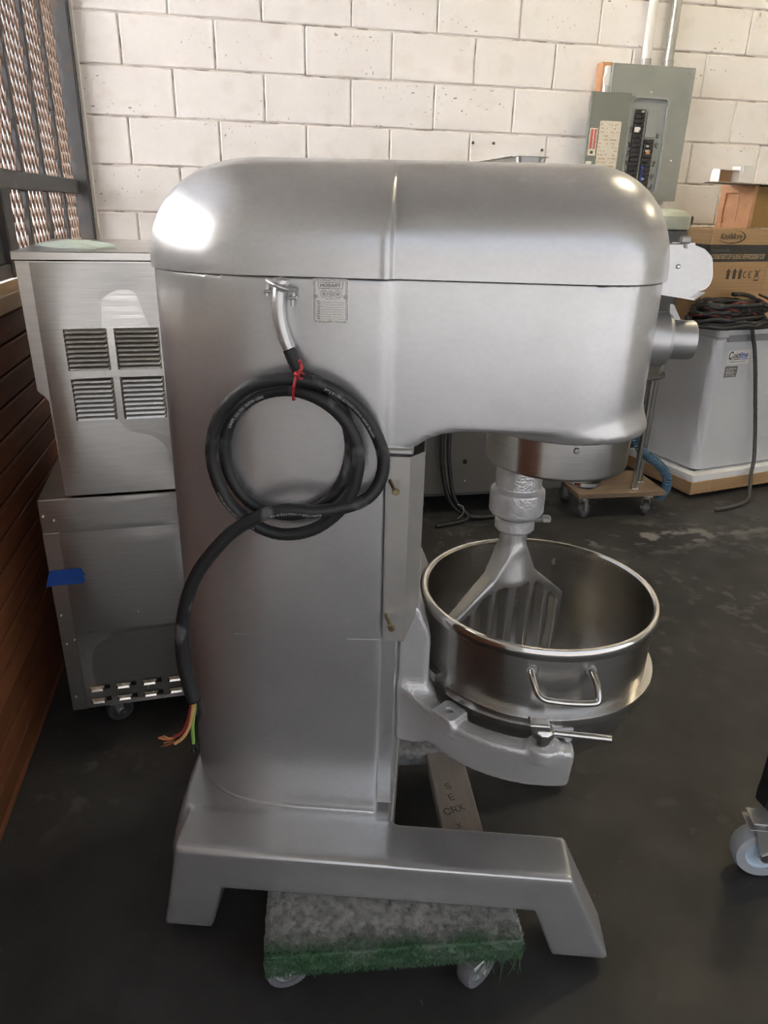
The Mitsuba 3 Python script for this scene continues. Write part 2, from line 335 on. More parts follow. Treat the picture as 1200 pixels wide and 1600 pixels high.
mat('m_cabinet', pr(cab_c), 0.5)  # shadow over the cabinet is darkened into this grey
mat('m_drum', (0.085, 0.09, 0.095), 0.3, 0.3); mat('m_green_sticker', (0.03, 0.30, 0.12), 0.6)
mat('m_bounce_wall', (0.82, 0.80, 0.79), 0.9)
mat('m_view_block', (0.085, 0.083, 0.082), 0.9)
mat('m_pan', (0.36, 0.355, 0.34), 0.3, 0.9)
mat('m_ceiling', (0.58, 0.55, 0.51), 0.8); mat('m_plaster', (0.66, 0.655, 0.64), 0.8); mat('m_pave', (0.10, 0.10, 0.103), 0.9)
mat('m_dusty_door', (0.45, 0.45, 0.46), 0.6)
mat('m_flat_grey', (0.45, 0.45, 0.46), 0.5, 0.0)  # plain grey for the lid gasket and some breaker toggles

# ------------------------------------------------------------------ the room
add('added_view_block', bx((-30, -17, -0.1), (40, -16, 7.5)), 'm_view_block', kind='structure', label='unseen building front added across the street to block the bright view')  # added out of view to darken the reflections in the mixer
XL, YB, ZC = -0.71, 4.6, 4.3
XR, YF, XW = 8.0, -0.7, -1.0
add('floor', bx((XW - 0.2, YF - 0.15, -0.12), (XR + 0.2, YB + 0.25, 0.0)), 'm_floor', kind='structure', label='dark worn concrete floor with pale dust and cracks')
add('pavement_outside', bx((-40, -60, -0.2), (40, YF - 0.15, -0.02)), 'm_pave', kind='structure', label='dark asphalt outside the open door')  # asphalt made dark to dim its reflection in the mixer
add('ground_outside', bx((-40, YF - 0.15, -0.2), (XW - 0.2, 40, -0.02)), 'm_pave', kind='structure', label='dark asphalt outside the mesh gate')
wb = add('wall_back', bx((-0.95, YB + 0.012, 0), (XR + 0.2, YB + 0.25, ZC)), 'm_mortar', kind='structure', label='white painted concrete block wall with uneven joints')
CH, CW, Z0 = 0.2375, 0.481, 2.275 - 9 * 0.2375
blocks = {}
def block(x0, x1, z0, z1):
    g = 0.0042
    key = (round(x1 - x0, 3), round(z1 - z0, 3), int(rng.integers(3)))
    if key not in blocks:
        w, h, d = x1 - x0, z1 - z0, float(rng.uniform(-0.0015, 0.0015))
        blocks[key] = mikit.ply((np.asarray(cb((g, -0.0 + d, g), (w - g, 0.03, h - g), 0.005)[0]) * S, cb((g, 0, g), (w - g, 0.03, h - g), 0.005)[1]), 'm_block')
    k = num('wall_back__block')
    scene[k] = {**blocks[key], 'to_world': T().translate([x0 * S, YB * S, z0 * S])}
for r in range(15):
    z0 = Z0 + r * CH
    off = -0.283 if r % 2 == 1 else -0.055   # the row above 2.275 (r = 9) starts at -0.055
    off = -0.055 if r % 2 == 1 else -0.283
    x = off - CW * 2
    while x < 4.3:
        a, b = max(x, -0.84), x + CW
        if b > a + 0.05: block(a, b, max(z0, 0.002), z0 + CH)
        x += CW
add('wall_right', bx((XR, YF, 0), (XR + 0.2, YB, ZC)), 'm_plaster', kind='structure')
cl = add('ceiling', bx((XW - 0.2, YF - 0.15, ZC), (XR + 0.2, YB + 0.25, ZC + 0.2)), 'm_ceiling', kind='structure')
for k in range(9):
    x = -0.4 + k * 1.0
    add('joist', cb((x - 0.05, YF, ZC - 0.22), (x + 0.05, YB, ZC), 0.006), 'm_ceiling', parent='ceiling')
# front wall with the wide roll-up door opening behind the camera
DX0, DX1, DZ = -0.69, 6.0, 2.9
add('wall_front', cat(bx((XW - 0.2, YF - 0.15, 0), (DX0, YF, ZC)), bx((DX1, YF - 0.15, 0), (XR + 0.2, YF, ZC)), bx((DX0, YF - 0.15, DZ), (DX1, YF, ZC))), 'm_plaster', kind='structure')
for x, y in ((2.8, 2.7), (5.2, 2.7)):
    lf = thing('ceiling_lamp', 'short twin-tube lamp under the ceiling ' + ('above the freezer' if x < 3 else 'nearest the right wall'), 'ceiling lamp', 'ceiling lamps')
    add('housing', cb((x - 0.25, y - 0.12, 3.98), (x + 0.25, y + 0.12, 4.08), 0.01), 'm_white', parent=lf)
    for dy in (-0.06, 0.06): add('tube', cyl(0.03, x - 0.2, x + 0.2, 12, 0, (0, y + dy, 3.945)), 'm_white', smooth=30, parent=lf, emitter={'type': 'area', 'radiance': {'type': 'rgb', 'value': [LAMP * 1.0, LAMP * 0.86, LAMP * 0.58]}})
# left: wood siding beside the machines, the mesh gate above it, plain wall further out
add('wall_left_near', bx((XW - 0.2, YF, 0), (XL - 0.02, 0.0, ZC)), 'm_plaster', kind='structure')
add('added_bounce_wall', bx((-6.6, -3.0, -0.1), (-6.2, 14.0, 6.0)), 'm_bounce_wall', kind='structure', label='pale wall added across the alley to bounce sunlight in through the mesh gate')  # added to throw more sunlight through the gate onto the block wall
wl = add('wall_left', bx((XL - 0.10, 0.0, 0), (XL - 0.022, YB, 1.30)), 'm_groove_gleam', kind='structure', label='red-brown wood siding wall of horizontal boards')
for k in range(16):
    z1 = 1.288 - k * 0.0835; z0 = max(z1 - 0.0835, 0.002)
    if z1 < 0.02: break
    add('plank', cb((XL - 0.022, 0.0, z0 + 0.0035), (XL, YB - 0.003, z1 - 0.0035), 0.0045), 'm_wood', parent='wall_left')
add('cap_rail', cb((XL - 0.10, 0.0, 1.292), (XL + 0.012, YB - 0.003, 1.345), 0.004), 'm_pine', parent='wall_left', label='pale pine cap along the top of the siding')
add('wall_left_header', bx((-0.98, 0.0, 3.55), (-0.80, YB, ZC)), 'm_plaster', kind='structure')
add('wall_left_pier', bx((-0.98, 0.0, 1.30), (-0.80, 1.0, 3.55)), 'm_plaster', kind='structure')

gate = thing('security_gate', 'rusty expanded-metal security gate with grey bars, left of the block wall', 'gate')
GX = -0.84
def gbar(nm, lo, hi, c=0.004): return add(nm, cb(lo, hi, c), 'm_gate', parent=gate)
gbar('post', (GX - 0.012, 4.535, 1.30), (GX + 0.072, 4.592, 3.55), 0.006)
add('trim_1', cb((GX + 0.0725, 4.575, 0.0), (GX + 0.092, 4.598, 3.55), 0.003), 'm_white', kind='structure')
gbar('post', (GX - 0.03, 3.02, 1.345), (GX + 0.03, 3.13, 1.655)); gbar('post', (GX - 0.03, 1.0, 1.345), (GX + 0.03, 1.06, 3.55))
for z in (1.345, 1.65, 3.48): gbar('rail', (GX - 0.02, 1.06, z), (GX + 0.022, 4.54, z + (0.068 if z == 1.65 else 0.05)))
gbar('kick_plate', (GX - 0.012, 1.06, 1.395), (GX + 0.006, 3.03, 1.65), 0.003)
for y in (1.2, 1.575, 1.95, 2.32, 2.70, 3.07, 3.44, 3.815, 4.19):
    for za, zb in ((1.395, 1.65), (1.718, 3.48)): gbar('bar', (GX - 0.012, y - 0.017, za), (GX + 0.014, y + 0.017, zb), 0.003)
def mesh_strands(y0, y1, z0, z1, py=0.063, pz=0.052, t=0.0052):
    """expanded metal: twisted strands in a diamond grid"""
    vs, fs, n = [], [], 0
    rows = int((z1 - z0) / pz) + 1; cols = int((y1 - y0) / py)
    for r in range(rows):
        z = z0 + r * pz; s = 1 if r % 2 else -1
        ys = y0 + np.arange(2 * cols + 1) * py / 2
        zs = np.clip(z + s * pz * 0.5 * np.where(np.arange(2 * cols + 1) % 2, 1, -1), z0, z1)
        for dy, dz in ((-1, -1),):
            ring = [(-0.004, -t), (0.004, -t * 0.4), (0.004, t), (-0.004, t * 0.4)]
            v = np.array([[GX - 0.003 + a, y, zz + b] for y, zz in zip(ys, zs) for a, b in ring])
            m = len(ys)
            i, j = np.meshgrid(np.arange(m - 1), np.arange(4), indexing='ij')
            f = np.stack([i * 4 + j, i * 4 + (j + 1) % 4, (i + 1) * 4 + (j + 1) % 4, (i + 1) * 4 + j], -1).reshape(-1, 4) + n
            vs.append(v); fs.append(f); n += len(v)
    return np.vstack(vs), np.vstack(fs)
add('mesh_sheet', mesh_strands(1.06, 4.56, 1.40, 3.48), 'm_mesh', parent=gate, label='rusty diamond mesh')

# ------------------------------------------------------------------ planetary mixer (local frame: x to the bowl end, y away, z up)
MF = Fr(-14.8, (-0.253, 1.278, 0.03))
mixer = thing('floor_mixer', 'large silver-painted floor-standing planetary mixer standing on a carpeted dolly', 'mixer')
YM = 0.343
def P(nm, mesh, bsdf, smooth=30, parent=mixer, label=None): return add(nm, mesh, bsdf, MF, smooth, parent, label)

# base: U-shaped frame with four feet
prof = [(0.0, 0.0), (0.117, 0.0), (0.147, 0.133), (0.862, 0.137), (0.915, 0.0), (1.048, 0.0), (0.935, 0.243), (0.048, 0.246)]
def base_f(X, Y, Z):
    x, z = np.broadcast_arrays(X[:, 0, :], Z[0, 0, :][None, :])
    sp2 = sd_poly(x, z, prof)[:, None, :]
    yy = np.abs(Y - YM)
    leg = smax(sp2, smax(0.217 - yy, yy - 0.343 + 0.05 * np.clip((X - 0.94) / 0.11, 0, 1) * 0, 0.006), 0.012)
    rear = -0.036 * (1 - np.clip(yy / 0.343, 0, 1) ** 2)
    slab = smax(smax(X - 0.535, (0.040 + rear) - X, 0.01), smax(np.abs(Z - 0.19) - 0.0545, yy - 0.33, 0.012), 0.012)
    return smin(leg, slab, 0.012)
P('base', nets(base_f, (-0.03, -0.03, -0.02), (1.08, 0.716, 0.27), 0.0065), 'm_cast', True)

# pedestal and head housing
sidep = [(0.2, 1.50), (1.1, 1.50), (1.1, 1.197), (0.634, 1.197), (0.598, 1.191), (0.574, 1.181), (0.550, 1.164), (0.532, 1.157), (0.505, 1.150), (0.2, 1.15)]
def ell(X, Y, cx, a, b):
    q = np.sqrt((np.minimum(X - cx, 0) / a) ** 2 + ((Y - YM) / b) ** 2); return (q - 1) * b
def body_f(X, Y, Z):
    col = ell(X, Y, 0.24, 0.229, 0.188)
    col = smax(col, X - 0.494, 0.010)
    hd = np.sqrt(np.maximum(X - 0.833, 0) ** 2 + (Y - YM) ** 2) - 0.177
    x, z = np.broadcast_arrays(X[:, 0, :], Z[0, 0, :][None, :])
    hd = smax(hd, sd_poly(x, z, sidep)[:, None, :], 0.005)
    lip = smax(np.sqrt((X - 0.85) ** 2 + (Y - YM) ** 2) - 0.1715, np.abs(Z - 1.190) - 0.012, 0.004)
    slope = np.sqrt((X - 0.85) ** 2 + (Y - YM) ** 2) - 0.1745 + np.maximum(Z - 1.196, 0) * 0.42
    bulge = smax(slope, np.abs(Z - 1.214) - 0.032, 0.004)
    hd = np.minimum(smin(hd, bulge, 0.007), lip)
    d = np.minimum(smin(col, hd, 0.004), 1e3)
    return np.maximum(d, np.maximum(Z - 1.4745, 0.236 - Z))
P('pedestal', nets(body_f, (-0.012, 0.13, 0.22), (1.05, 0.56, 1.486), 0.0075), 'm_cast', True)
P('weld_bead', cat(tube(spline([(0.06, 0.235, 0.246), (0.10, 0.195, 0.246), (0.16, 0.166, 0.246), (0.25, 0.154, 0.246), (0.36, 0.153, 0.246), (0.485, 0.153, 0.246)], 8), 0.006, 8)), 'm_cast', True)

P('filler_seam', rod((0.17, 0.1592, 0.722), (0.488, 0.1548, 0.731), 0.0009, 8), 'm_cast')
# hood
def outline():
    pts, spn = [], []
    def put(x, y, sx): pts.append((x, y)); spn.append((sx, YM))
    b0, b1 = 0.1945, 0.1835
    for t in np.linspace(np.pi, np.pi / 2, 40)[:-1]: put(0.24 + 0.235 * np.cos(t), YM - b0 * np.sin(t), 0.24)
    xs = np.concatenate([np.linspace(0.24, 0.45, 14), np.linspace(0.455, 0.515, 34), np.linspace(0.52, 0.833, 22)])
    for x in xs:
        t = np.clip((x - 0.490) / 0.008, 0, 1); t = t * t * (3 - 2 * t)
        rid = 0.0010 * math.exp(-((x - 0.484) / 0.007) ** 2)
        put(x, YM - (b0 * (1 - t) + b1 * t) - rid, x)
    for t in np.linspace(np.pi / 2, 0, 40)[1:]: put(0.833 + 0.1835 * np.cos(t), YM - b1 * np.sin(t), 0.833)
    return np.array(pts), np.array(spn)
po, so = outline()
po2 = np.vstack([po, np.stack([po[-2:0:-1, 0], 2 * YM - po[-2:0:-1, 1]], 1)]); so2 = np.vstack([so, so[-2:0:-1]])
n_, ths, HH = 2.25, np.concatenate([[0], np.linspace(0.0, 1.0, 40) ** 1.25 * np.pi / 2]), 0.1985
rowsv = []
for i, th in enumerate(ths):
    c, s_ = max(math.cos(th), 0) ** (2 / n_), math.sin(th) ** (2 / n_)
    z = 1.474 + HH * s_
    if i == 0: z = 1.474; 
    rowsv.append(np.column_stack([so2 + c * (po2 - so2), np.full(len(po2), z)]))
rowsv[0] = np.column_stack([so2 + 0.972 * (po2 - so2), np.full(len(po2), 1.4732)])
hv = np.vstack(rowsv); m_ = len(po2)
ii, jj = np.meshgrid(np.arange(len(rowsv) - 1), np.arange(m_), indexing='ij')
hf = np.stack([ii * m_ + jj, ii * m_ + (jj + 1) % m_, (ii + 1) * m_ + (jj + 1) % m_, (ii + 1) * m_ + jj], -1).reshape(-1, 4)
P('hood', (hv, hf), 'm_cast', 60)

# planetary drive below the head
P('planetary_ring', lathe([(0.10, 1.184), (0.150, 1.184), (0.1505, 1.180), (0.1505, 1.103), (0.148, 1.0975), (0.05, 1.096), (0.05, 1.11), (0.10, 1.11)], 96, 2, (0.848, YM, 0)), 'm_steel', 30, label='polished stainless drip ring')
ax_, ay_ = 0.778, 0.350
P('planetary_plate', cyl(0.11, 1.085, 1.10, 48, 2, (0.85, YM, 0)), 'm_steel')
P('drip_cup', lathe([(1e-5, 1.078), (0.03, 1.078), (0.034, 1.083), (0.034, 1.09), (1e-5, 1.09)], 32, 2, (0.895, 0.24, 0)), 'm_polish')
P('agitator_shaft', lathe([(1e-5, 1.10), (0.051, 1.10), (0.051, 1.032), (0.053, 1.028), (0.060, 1.020), (0.061, 1.012), (0.061, 0.972), (0.057, 0.965), (0.045, 0.962), (1e-5, 0.962)], 48, 2, (ax_, ay_, 0)), 'm_sandcast', 30)
P('shaft_end', cyl(0.026, 0.86, 0.965, 24, 2, (ax_, ay_, 0)), 'm_polish')
P('lock_pin', cat(rod((ax_ + 0.04, ay_ - 0.02, 0.955), (ax_ + 0.068, ay_ - 0.03, 0.962), 0.006), cb((ax_ + 0.055, ay_ - 0.04, 0.956), (ax_ + 0.074, ay_ - 0.02, 0.970), 0.003)), 'm_zinc')
P('screw', cyl(0.0065, 0.1905, 0.197, 16, 1, (0.862, 0, 1.163)), 'm_polish')
# slideway, guard and thumbscrews on the column's front
P('slideway', cat(cb((0.488, 0.165, 0.262), (0.527, 0.521, 1.152), 0.004), cb((0.515, 0.20, 0.262), (0.531, 0.486, 1.152), 0.004)), 'm_cast')
P('ledge', cb((0.478, 0.157, 1.149), (0.546, 0.529, 1.163), 0.004), 'm_cast')
g_t = 0.003
def guard():
    pl = [(0.497, 0.1515), (0.541, 0.1515), (0.569, 0.192), (0.569, 0.494), (0.541, 0.5345), (0.497, 0.5345)]
    out = Polygon(pl); inn = Polygon([(0.495, 0.1515 + g_t), (0.5395, 0.1515 + g_t), (0.569 - g_t, 0.193), (0.569 - g_t, 0.493), (0.5395, 0.5345 - g_t), (0.495, 0.5345 - g_t)])
    m = Manifold(__import__('manifold3d').Mesh(*[np.ascontiguousarray(a, t) for a, t in zip(vf(ext(out.difference(inn), 0.412)), (np.float32, np.uint32))])) if False else None
    v, f = vf(ext(out.difference(inn), 0.415)); v = v.copy(); v[:, 2] += 0.733
    # the lower corner of the bent flange is cut off at a slant
    low = v[:, 2] < 0.8; v[low, 2] += np.clip((v[low, 0] - 0.5415) / 0.0275, 0, 1) * 0.055
    return v, f
P('guard', guard(), 'm_guard', False, label='bent brushed stainless guard over the slideway')
for z in (1.099, 0.797):
    P('thumbscrew', cat(rod((0.503, 0.149, z), (0.515, 0.118, z - 0.008), 0.0042), lathe([(1e-5, -0.007), (0.006, -0.007), (0.0075, -0.003), (0.0075, 0.003), (0.006, 0.007), (1e-5, 0.007)], 16, 1, (0.516, 0.116, z - 0.009))), 'm_brass', 30, label='small brass thumbscrew')
# bowl support yoke: ring arms and bracket in one casting
def yoke_f(X, Y, Z):
    r = np.sqrt((X - 0.847) ** 2 + (Y - YM) ** 2); a = np.arctan2(np.abs(Y - YM), X - 0.847)
    tap = 0.022 * np.clip((0.57 - Z) / 0.11, 0, 1)
    rlow = 0.462 + 0.03 * np.clip((0.78 - X) / 0.25, 0, 1) * 0
    ring = smax(smax(r - (0.327 - tap), 0.279 - r, 0.012), smax(Z - 0.573, rlow - Z, 0.014), 0.016)
    ring = smax(ring, (X - 0.905), 0.01)
    br = smax(sd_box(X, Y, Z, (0.532, 0.185, 0.44), (0.60, 0.501, 0.80), 0.008), X + Z * 0.42 - 0.905, 0.008)
    br = smax(br, 0.276 - r, 0.01)
    d = smin(ring, br, 0.05)
    for s in (-1, 1):
        c1 = np.radians(228.5); px, py = 0.847 + 0.300 * np.cos(c1), YM + s * 0.300 * np.sin(c1)
        ex, ey = np.cos(np.radians(228)), s * np.sin(np.radians(228))
        u, v_ = (X - px) * ex + (Y - py) * ey, -(X - px) * ey + (Y - py) * ex
        pad = smax(smax(np.abs(u) - 0.030, np.abs(v_) - 0.032, 0.012), np.abs(Z - 0.565) - 0.022, 0.006)
        d = smin(d, pad, 0.008)
        boss = smax(np.sqrt((X - 0.843) ** 2 + (Y - (YM - s * 0.302)) ** 2) - 0.034, np.abs(Z - 0.56) - 0.02, 0.008)
        d = smin(d, boss, 0.012)
        hole = smax(np.sqrt((X - px) ** 2 + (Y - py) ** 2) - 0.0085, 0.55 - Z, 0.002)
        d = np.maximum(d, -hole)
    rear = np.where((X > 0.847) & (np.abs(Y - YM) < 0.2), 0.05, -1)
    return np.maximum(d, rear)
P('bowl_yoke', nets(yoke_f, (0.51, -0.01, 0.42), (0.925, 0.70, 0.83), 0.0052), 'm_sandcast', True, label='heavy cast bowl-support yoke')
P('yoke_pin', cat(cb((0.556, 0.20, 0.655), (0.585, 0.245, 0.672), 0.003)), 'm_zinc')
for s in (-1, 1):
    yb = YM + s * 0.302
    knob = nets(lambda X, Y, Z: smin(smax(np.sqrt((X - 0.838) ** 2 + (Y - yb) ** 2) - 0.0215, np.abs(Z - 0.596) - 0.019, 0.005), np.maximum(np.abs(((X - 0.832) * 0.94 + (Z - 0.615) * 0.34)) - 0.020, np.maximum(np.abs(Y - yb) - 0.015, np.abs(Z - 0.618) - 0.016)), 0.006), (0.80, yb - 0.035, 0.568), (0.872, yb + 0.035, 0.645), 0.0035)
    P('bowl_clamp', cat(knob, rod((0.853, yb, 0.606), (0.972, yb - 0.012, 0.610), 0.0072)), 'm_steel', True, label='polished T-handle bowl clamp')
# power hub, switch bracket
P('attachment_hub', lathe([(1e-5, 0.985), (0.053, 0.985), (0.0545, 1.035), (0.050, 1.0425), (0.040, 1.044), (0.0385, 1.047), (0.0385, 1.089), (0.0365, 1.0925), (0.031, 1.093), (0.031, 1.05), (1e-5, 1.05)], 64, 0, (0, YM, 1.358)), 'm_alu', 30)
P('hub_thumbscrew', cat(hull([(1.040, YM - 0.006, 1.397), (1.062, YM - 0.006, 1.397), (1.036, YM - 0.005, 1.428), (1.044, YM - 0.005, 1.426), (1.040, YM + 0.006, 1.397), (1.062, YM + 0.006, 1.397), (1.036, YM + 0.005, 1.428), (1.044, YM + 0.005, 1.426)])), 'm_zinc')
def bracket():
    pl = Polygon([(0.985, 1.455), (1.072, 1.442), (1.077, 1.475), (1.069, 1.511), (1.051, 1.527), (1.026, 1.535), (0.985, 1.541)]).buffer(-0.004).buffer(0.004)
    pl = pl.buffer(-0.022).buffer(0.022, 8); pl = pl.union(sbox(0.985, 1.456, 1.03, 1.538))
    a = xz(ext(pl, 0.004), 0.300); b = xz(ext(af.translate(pl, 0.064, 0), 0.004), 0.43)
    c = hull([(0.985, 0.304, 1.455), (1.070, 0.304, 1.443), (0.985, 0.434, 1.455), (1.132, 0.434, 1.443), (0.985, 0.304, 1.450), (1.070, 0.304, 1.439), (0.985, 0.434, 1.450), (1.132, 0.434, 1.439)])
    return cat(a, b, c)
P('switch_bracket', bracket(), 'm_cast', False, label='bent silver plate bracket at the front of the head')
P('bracket_screw', cyl(0.0042, 0.2955, 0.301, 16, 1, (1.027, 0, 1.500)), 'm_polish')
P('wing_nut', cat(cb((1.035, 0.335, 1.539), (1.055, 0.348, 1.553), 0.003), rod((1.012, 0.341, 1.536), (1.050, 0.341, 1.537), 0.003), rod((1.048, 0.341, 1.525), (1.046, 0.341, 1.55), 0.0035)), 'm_zinc')
# name plate
npl = P('name_plate', xz(ext(rrect(0.356, 1.395, 0.419, 1.472, 0.004), 0.0022), 0.1532), 'm_plate', False, label='small riveted maker plate')
def np_(mesh, bs='m_ink', y=0.1530): add('plate_print', mesh, bs, MF, False, npl)
fr_out = rrect(0.3572, 1.3962, 0.4178, 1.4708, 0.0035); np_(xz(ext(fr_out.difference(fr_out.buffer(-0.0007)), 0.0004), 0.1529))
fr_in = rrect(0.3595, 1.3985, 0.4155, 1.4685, 0.003); np_(xz(ext(fr_in.difference(fr_in.buffer(-0.0006)), 0.0004), 0.1529))
logo = Polygon([(0.3645, 1.4655), (0.4105, 1.4655), (0.4085, 1.4545), (0.3665, 1.4545)]); np_(xz(ext(logo.difference(logo.buffer(-0.0008)), 0.0004), 0.1529))
np_(on_face(text('HOBART', 0.0055, 0.0004, width=0.037), (0.369, 0.1533, 1.4575), (1, 0, 0), (0, 0, 1)))
np_(cat(*[xz(ext(Point(cx, 1.4455).buffer(r).difference(Point(cx, 1.4455).buffer(r - 0.0009)).union(Point(cx, 1.4455).buffer(r * 0.45).difference(Point(cx, 1.4455).buffer(r * 0.2))), 0.0004), 0.1529) for cx, r in ((0.3755, 0.0062), (0.388, 0.0055), (0.401, 0.0066))]), 'm_ink_soft')
np_(on_face(text('MADE IN U.S.A.', 0.0018, 0.0004, width=0.018), (0.379, 0.1533, 1.4365), (1, 0, 0), (0, 0, 1)), 'm_ink_soft')
np_(cat(*[xz(ext(sbox(0.363, z, 0.4125, z + 0.0005), 0.0004), 0.1529) for z in np.linspace(1.402, 1.431, 8)], *[xz(ext(sbox(0.363, z + 0.001, 0.3685, z + 0.0022), 0.0004), 0.1529) for z in np.linspace(1.402, 1.431, 8)]), 'm_ink_soft')
for x in (0.3615, 0.4135): add('rivet', cyl(0.0034, 0.1505, 0.154, 14, 1, (x, 0, 1.441), 0.001), 'm_zinc', MF, 30, npl)
# cord inlet: painted elbow and clamp
elb = spline([(0.3005, 0.158, 1.462), (0.2985, 0.142, 1.452), (0.297, 0.136, 1.43), (0.2985, 0.135, 1.402), (0.3055, 0.135, 1.372), (0.316, 0.135, 1.346)], 8)
P('cord_elbow', cat(tube(elb, np.linspace(0.0125, 0.0118, len(elb)), 20)), 'm_cast', True, label='silver-painted cord elbow')
P('cord_clamp', cat(tube(spline([(0.276, 0.143, 1.467), (0.290, 0.126, 1.463), (0.302, 0.122, 1.459), (0.316, 0.128, 1.454), (0.327, 0.143, 1.451)], 6), 0.0042, 10), rod((0.278, 0.140, 1.468), (0.276, 0.140, 1.440), 0.0036), rod((0.324, 0.140, 1.452), (0.321, 0.140, 1.424), 0.0036),
    cb((0.270, 0.134, 1.446), (0.284, 0.148, 1.452), 0.002), cb((0.313, 0.134, 1.436), (0.330, 0.148, 1.442), 0.002), lathe([(1e-5, 0), (0.016, 0), (0.016, 0.006), (0.010, 0.010), (1e-5, 0.010)], 20, 2, (0.301, 0.141, 1.462))), 'm_cast', 30, label='two-bolt cord clamp')

# ------------------------------------------------------------------ power cord
cord = thing('power_cord', 'thick black rubber power cord looped on the mixer side, frayed wires at its end', 'cord')
def yz(pts, y): return [(a, y, b) for a, b in pts]
path = [(0.314, 0.135, 1.350), (0.325, 0.134, 1.324), (0.338, 0.136, 1.303)]
path += yz([(0.375, 1.283), (0.411, 1.240), (0.427, 1.166), (0.407, 1.089), (0.356, 1.039), (0.302, 1.022), (0.238, 1.037), (0.194, 1.089), (0.183, 1.154), (0.199, 1.212), (0.244, 1.257)], 0.138)
path += [(0.309, 0.134, 1.275)] + yz([(0.374, 1.264), (0.422, 1.222), (0.444, 1.157), (0.427, 1.074), (0.371, 1.012), (0.304, 0.990), (0.243, 1.006), (0.187, 1.059), (0.164, 1.144), (0.184, 1.223), (0.238, 1.279)], 0.113)
path += [(0.307, 0.112, 1.299), (0.371, 0.114, 1.293), (0.424, 0.126, 1.264), (0.464, 0.136, 1.216), (0.489, 0.138, 1.154), (0.483, 0.132, 1.100), (0.45, 0.115, 1.066), (0.375, 0.092, 1.052), (0.31, 0.086, 1.054), (0.262, 0.084, 1.041), (0.21, 0.082, 1.009),
         (0.174, 0.078, 0.973), (0.132, 0.075, 0.917), (0.102, 0.075, 0.847), (0.086, 0.075, 0.77), (0.083, 0.075, 0.707), (0.09, 0.075, 0.643), (0.0985, 0.075, 0.603)]
cp_ = spline(path, 10)
rad = np.interp(np.arange(len(cp_)), [0, len(cp_) * 0.7, len(cp_) - 1], [0.0122, 0.0122, 0.0142])
add('jacket', tube(cp_, rad, 18), 'm_rubber', MF, True, cord)
def cord_text(s, i0, h, off):
    """pale print following the jacket, on its side that faces the room"""
    v, f = vf(meshkit.text_mesh(s, h, 0.0003, False)); v = v.copy(); v[:, 0] -= v[:, 0].min(); v[:, 1] -= h / 2
    seg = np.linalg.norm(np.diff(cp_, axis=0), axis=1); L = np.concatenate([[0], np.cumsum(seg)]); l0 = L[i0]
    at = lambda l: np.stack([np.interp(l, L, cp_[:, k]) for k in range(3)], -1)
    l = l0 + v[:, 0]; c = at(l); t = at(l + 0.004) - at(l - 0.004); t /= np.linalg.norm(t, axis=1, keepdims=True)
    nrm = np.array([0, -1.0, 0]) - t * (-t[:, 1:2]); nrm /= np.linalg.norm(nrm, axis=1, keepdims=True); sd = np.cross(nrm, t)
    r = np.interp(l, L, rad); ang = (v[:, 1] + off) / r
    return c + (r + 0.0002 + v[:, 2])[:, None] * (np.cos(ang)[:, None] * nrm + np.sin(ang)[:, None] * sd), f
NP = len(cp_)
for s, a, off in (('600V CSA (-40C) FT2 P-7K', 330, 0.004), ('CAROL 8/4 90C SOOW 600V', 118, -0.004), ('CAROL 8/4 90C SOOW 600V', 210, 0.004), ('FT2 P-7K-123033 MSHA MADE IN USA', 272, -0.004), ('600V CSA (-40C) FT2', 40, 0.004)):
    add('jacket_print', cord_text(s, min(a, NP - 60), 0.0052, off), 'm_print', MF, False, cord)
def wire(nm, pts, r, m): return add(nm, tube(spline(pts, 8), r, 10), m, MF, True, cord)
wire('conductor', [(0.094, 0.072, 0.606), (0.092, 0.070, 0.585), (0.083, 0.066, 0.553), (0.070, 0.060, 0.528), (0.052, 0.056, 0.517)], 0.0042, 'm_wire_red')
wire('conductor', [(0.099, 0.069, 0.606), (0.096, 0.066, 0.580), (0.088, 0.060, 0.546), (0.074, 0.054, 0.520), (0.055, 0.050, 0.504)], 0.0042, 'm_wire_orange')
wire('conductor', [(0.101, 0.078, 0.606), (0.096, 0.074, 0.570), (0.091, 0.070, 0.535), (0.090, 0.069, 0.492)], 0.0040, 'm_wire_green')
wire('conductor', [(0.105, 0.078, 0.606), (0.108, 0.080, 0.582), (0.107, 0.080, 0.560), (0.101, 0.078, 0.546)], 0.0038, 'm_rubber')
add('copper_ends', cat(*[tube(spline([(0.053 + dx, 0.053 + dy, 0.512 + dz), (0.041 + dx, 0.050 + dy, 0.508 + dz * 1.6), (0.029 + dx * 2, 0.048 + dy * 2, 0.508 + dz * 2.5)], 5), 0.0011, 6) for dx, dy, dz in rng.uniform(-0.004, 0.004, (26, 3)) * [1, 1, 1.8]]), 'm_copper', MF, True, cord)
add('frayed_end', cat(*[tube(spline([(0.090, 0.069, 0.494), (0.0895 + dx, 0.069 + dy, 0.484), (0.089 + 2 * dx, 0.069 + dy * 2, 0.472 + dz)], 5), 0.0013, 6) for dx, dy, dz in rng.uniform(-0.005, 0.005, (16, 3))]), 'm_black', MF, True, cord)
tie = thing('cord_tie', 'red twisted tie knotted around the top of the black cord coil', 'tie')
add('loop', cat(tube(spline([(0.335, 0.118, 1.334), (0.341, 0.112, 1.321), (0.333, 0.105, 1.311), (0.330, 0.097, 1.298), (0.327, 0.098, 1.285), (0.3235, 0.112, 1.264), (0.323, 0.128, 1.259)], 6), 0.0026, 8)), 'm_red', MF, True, tie)
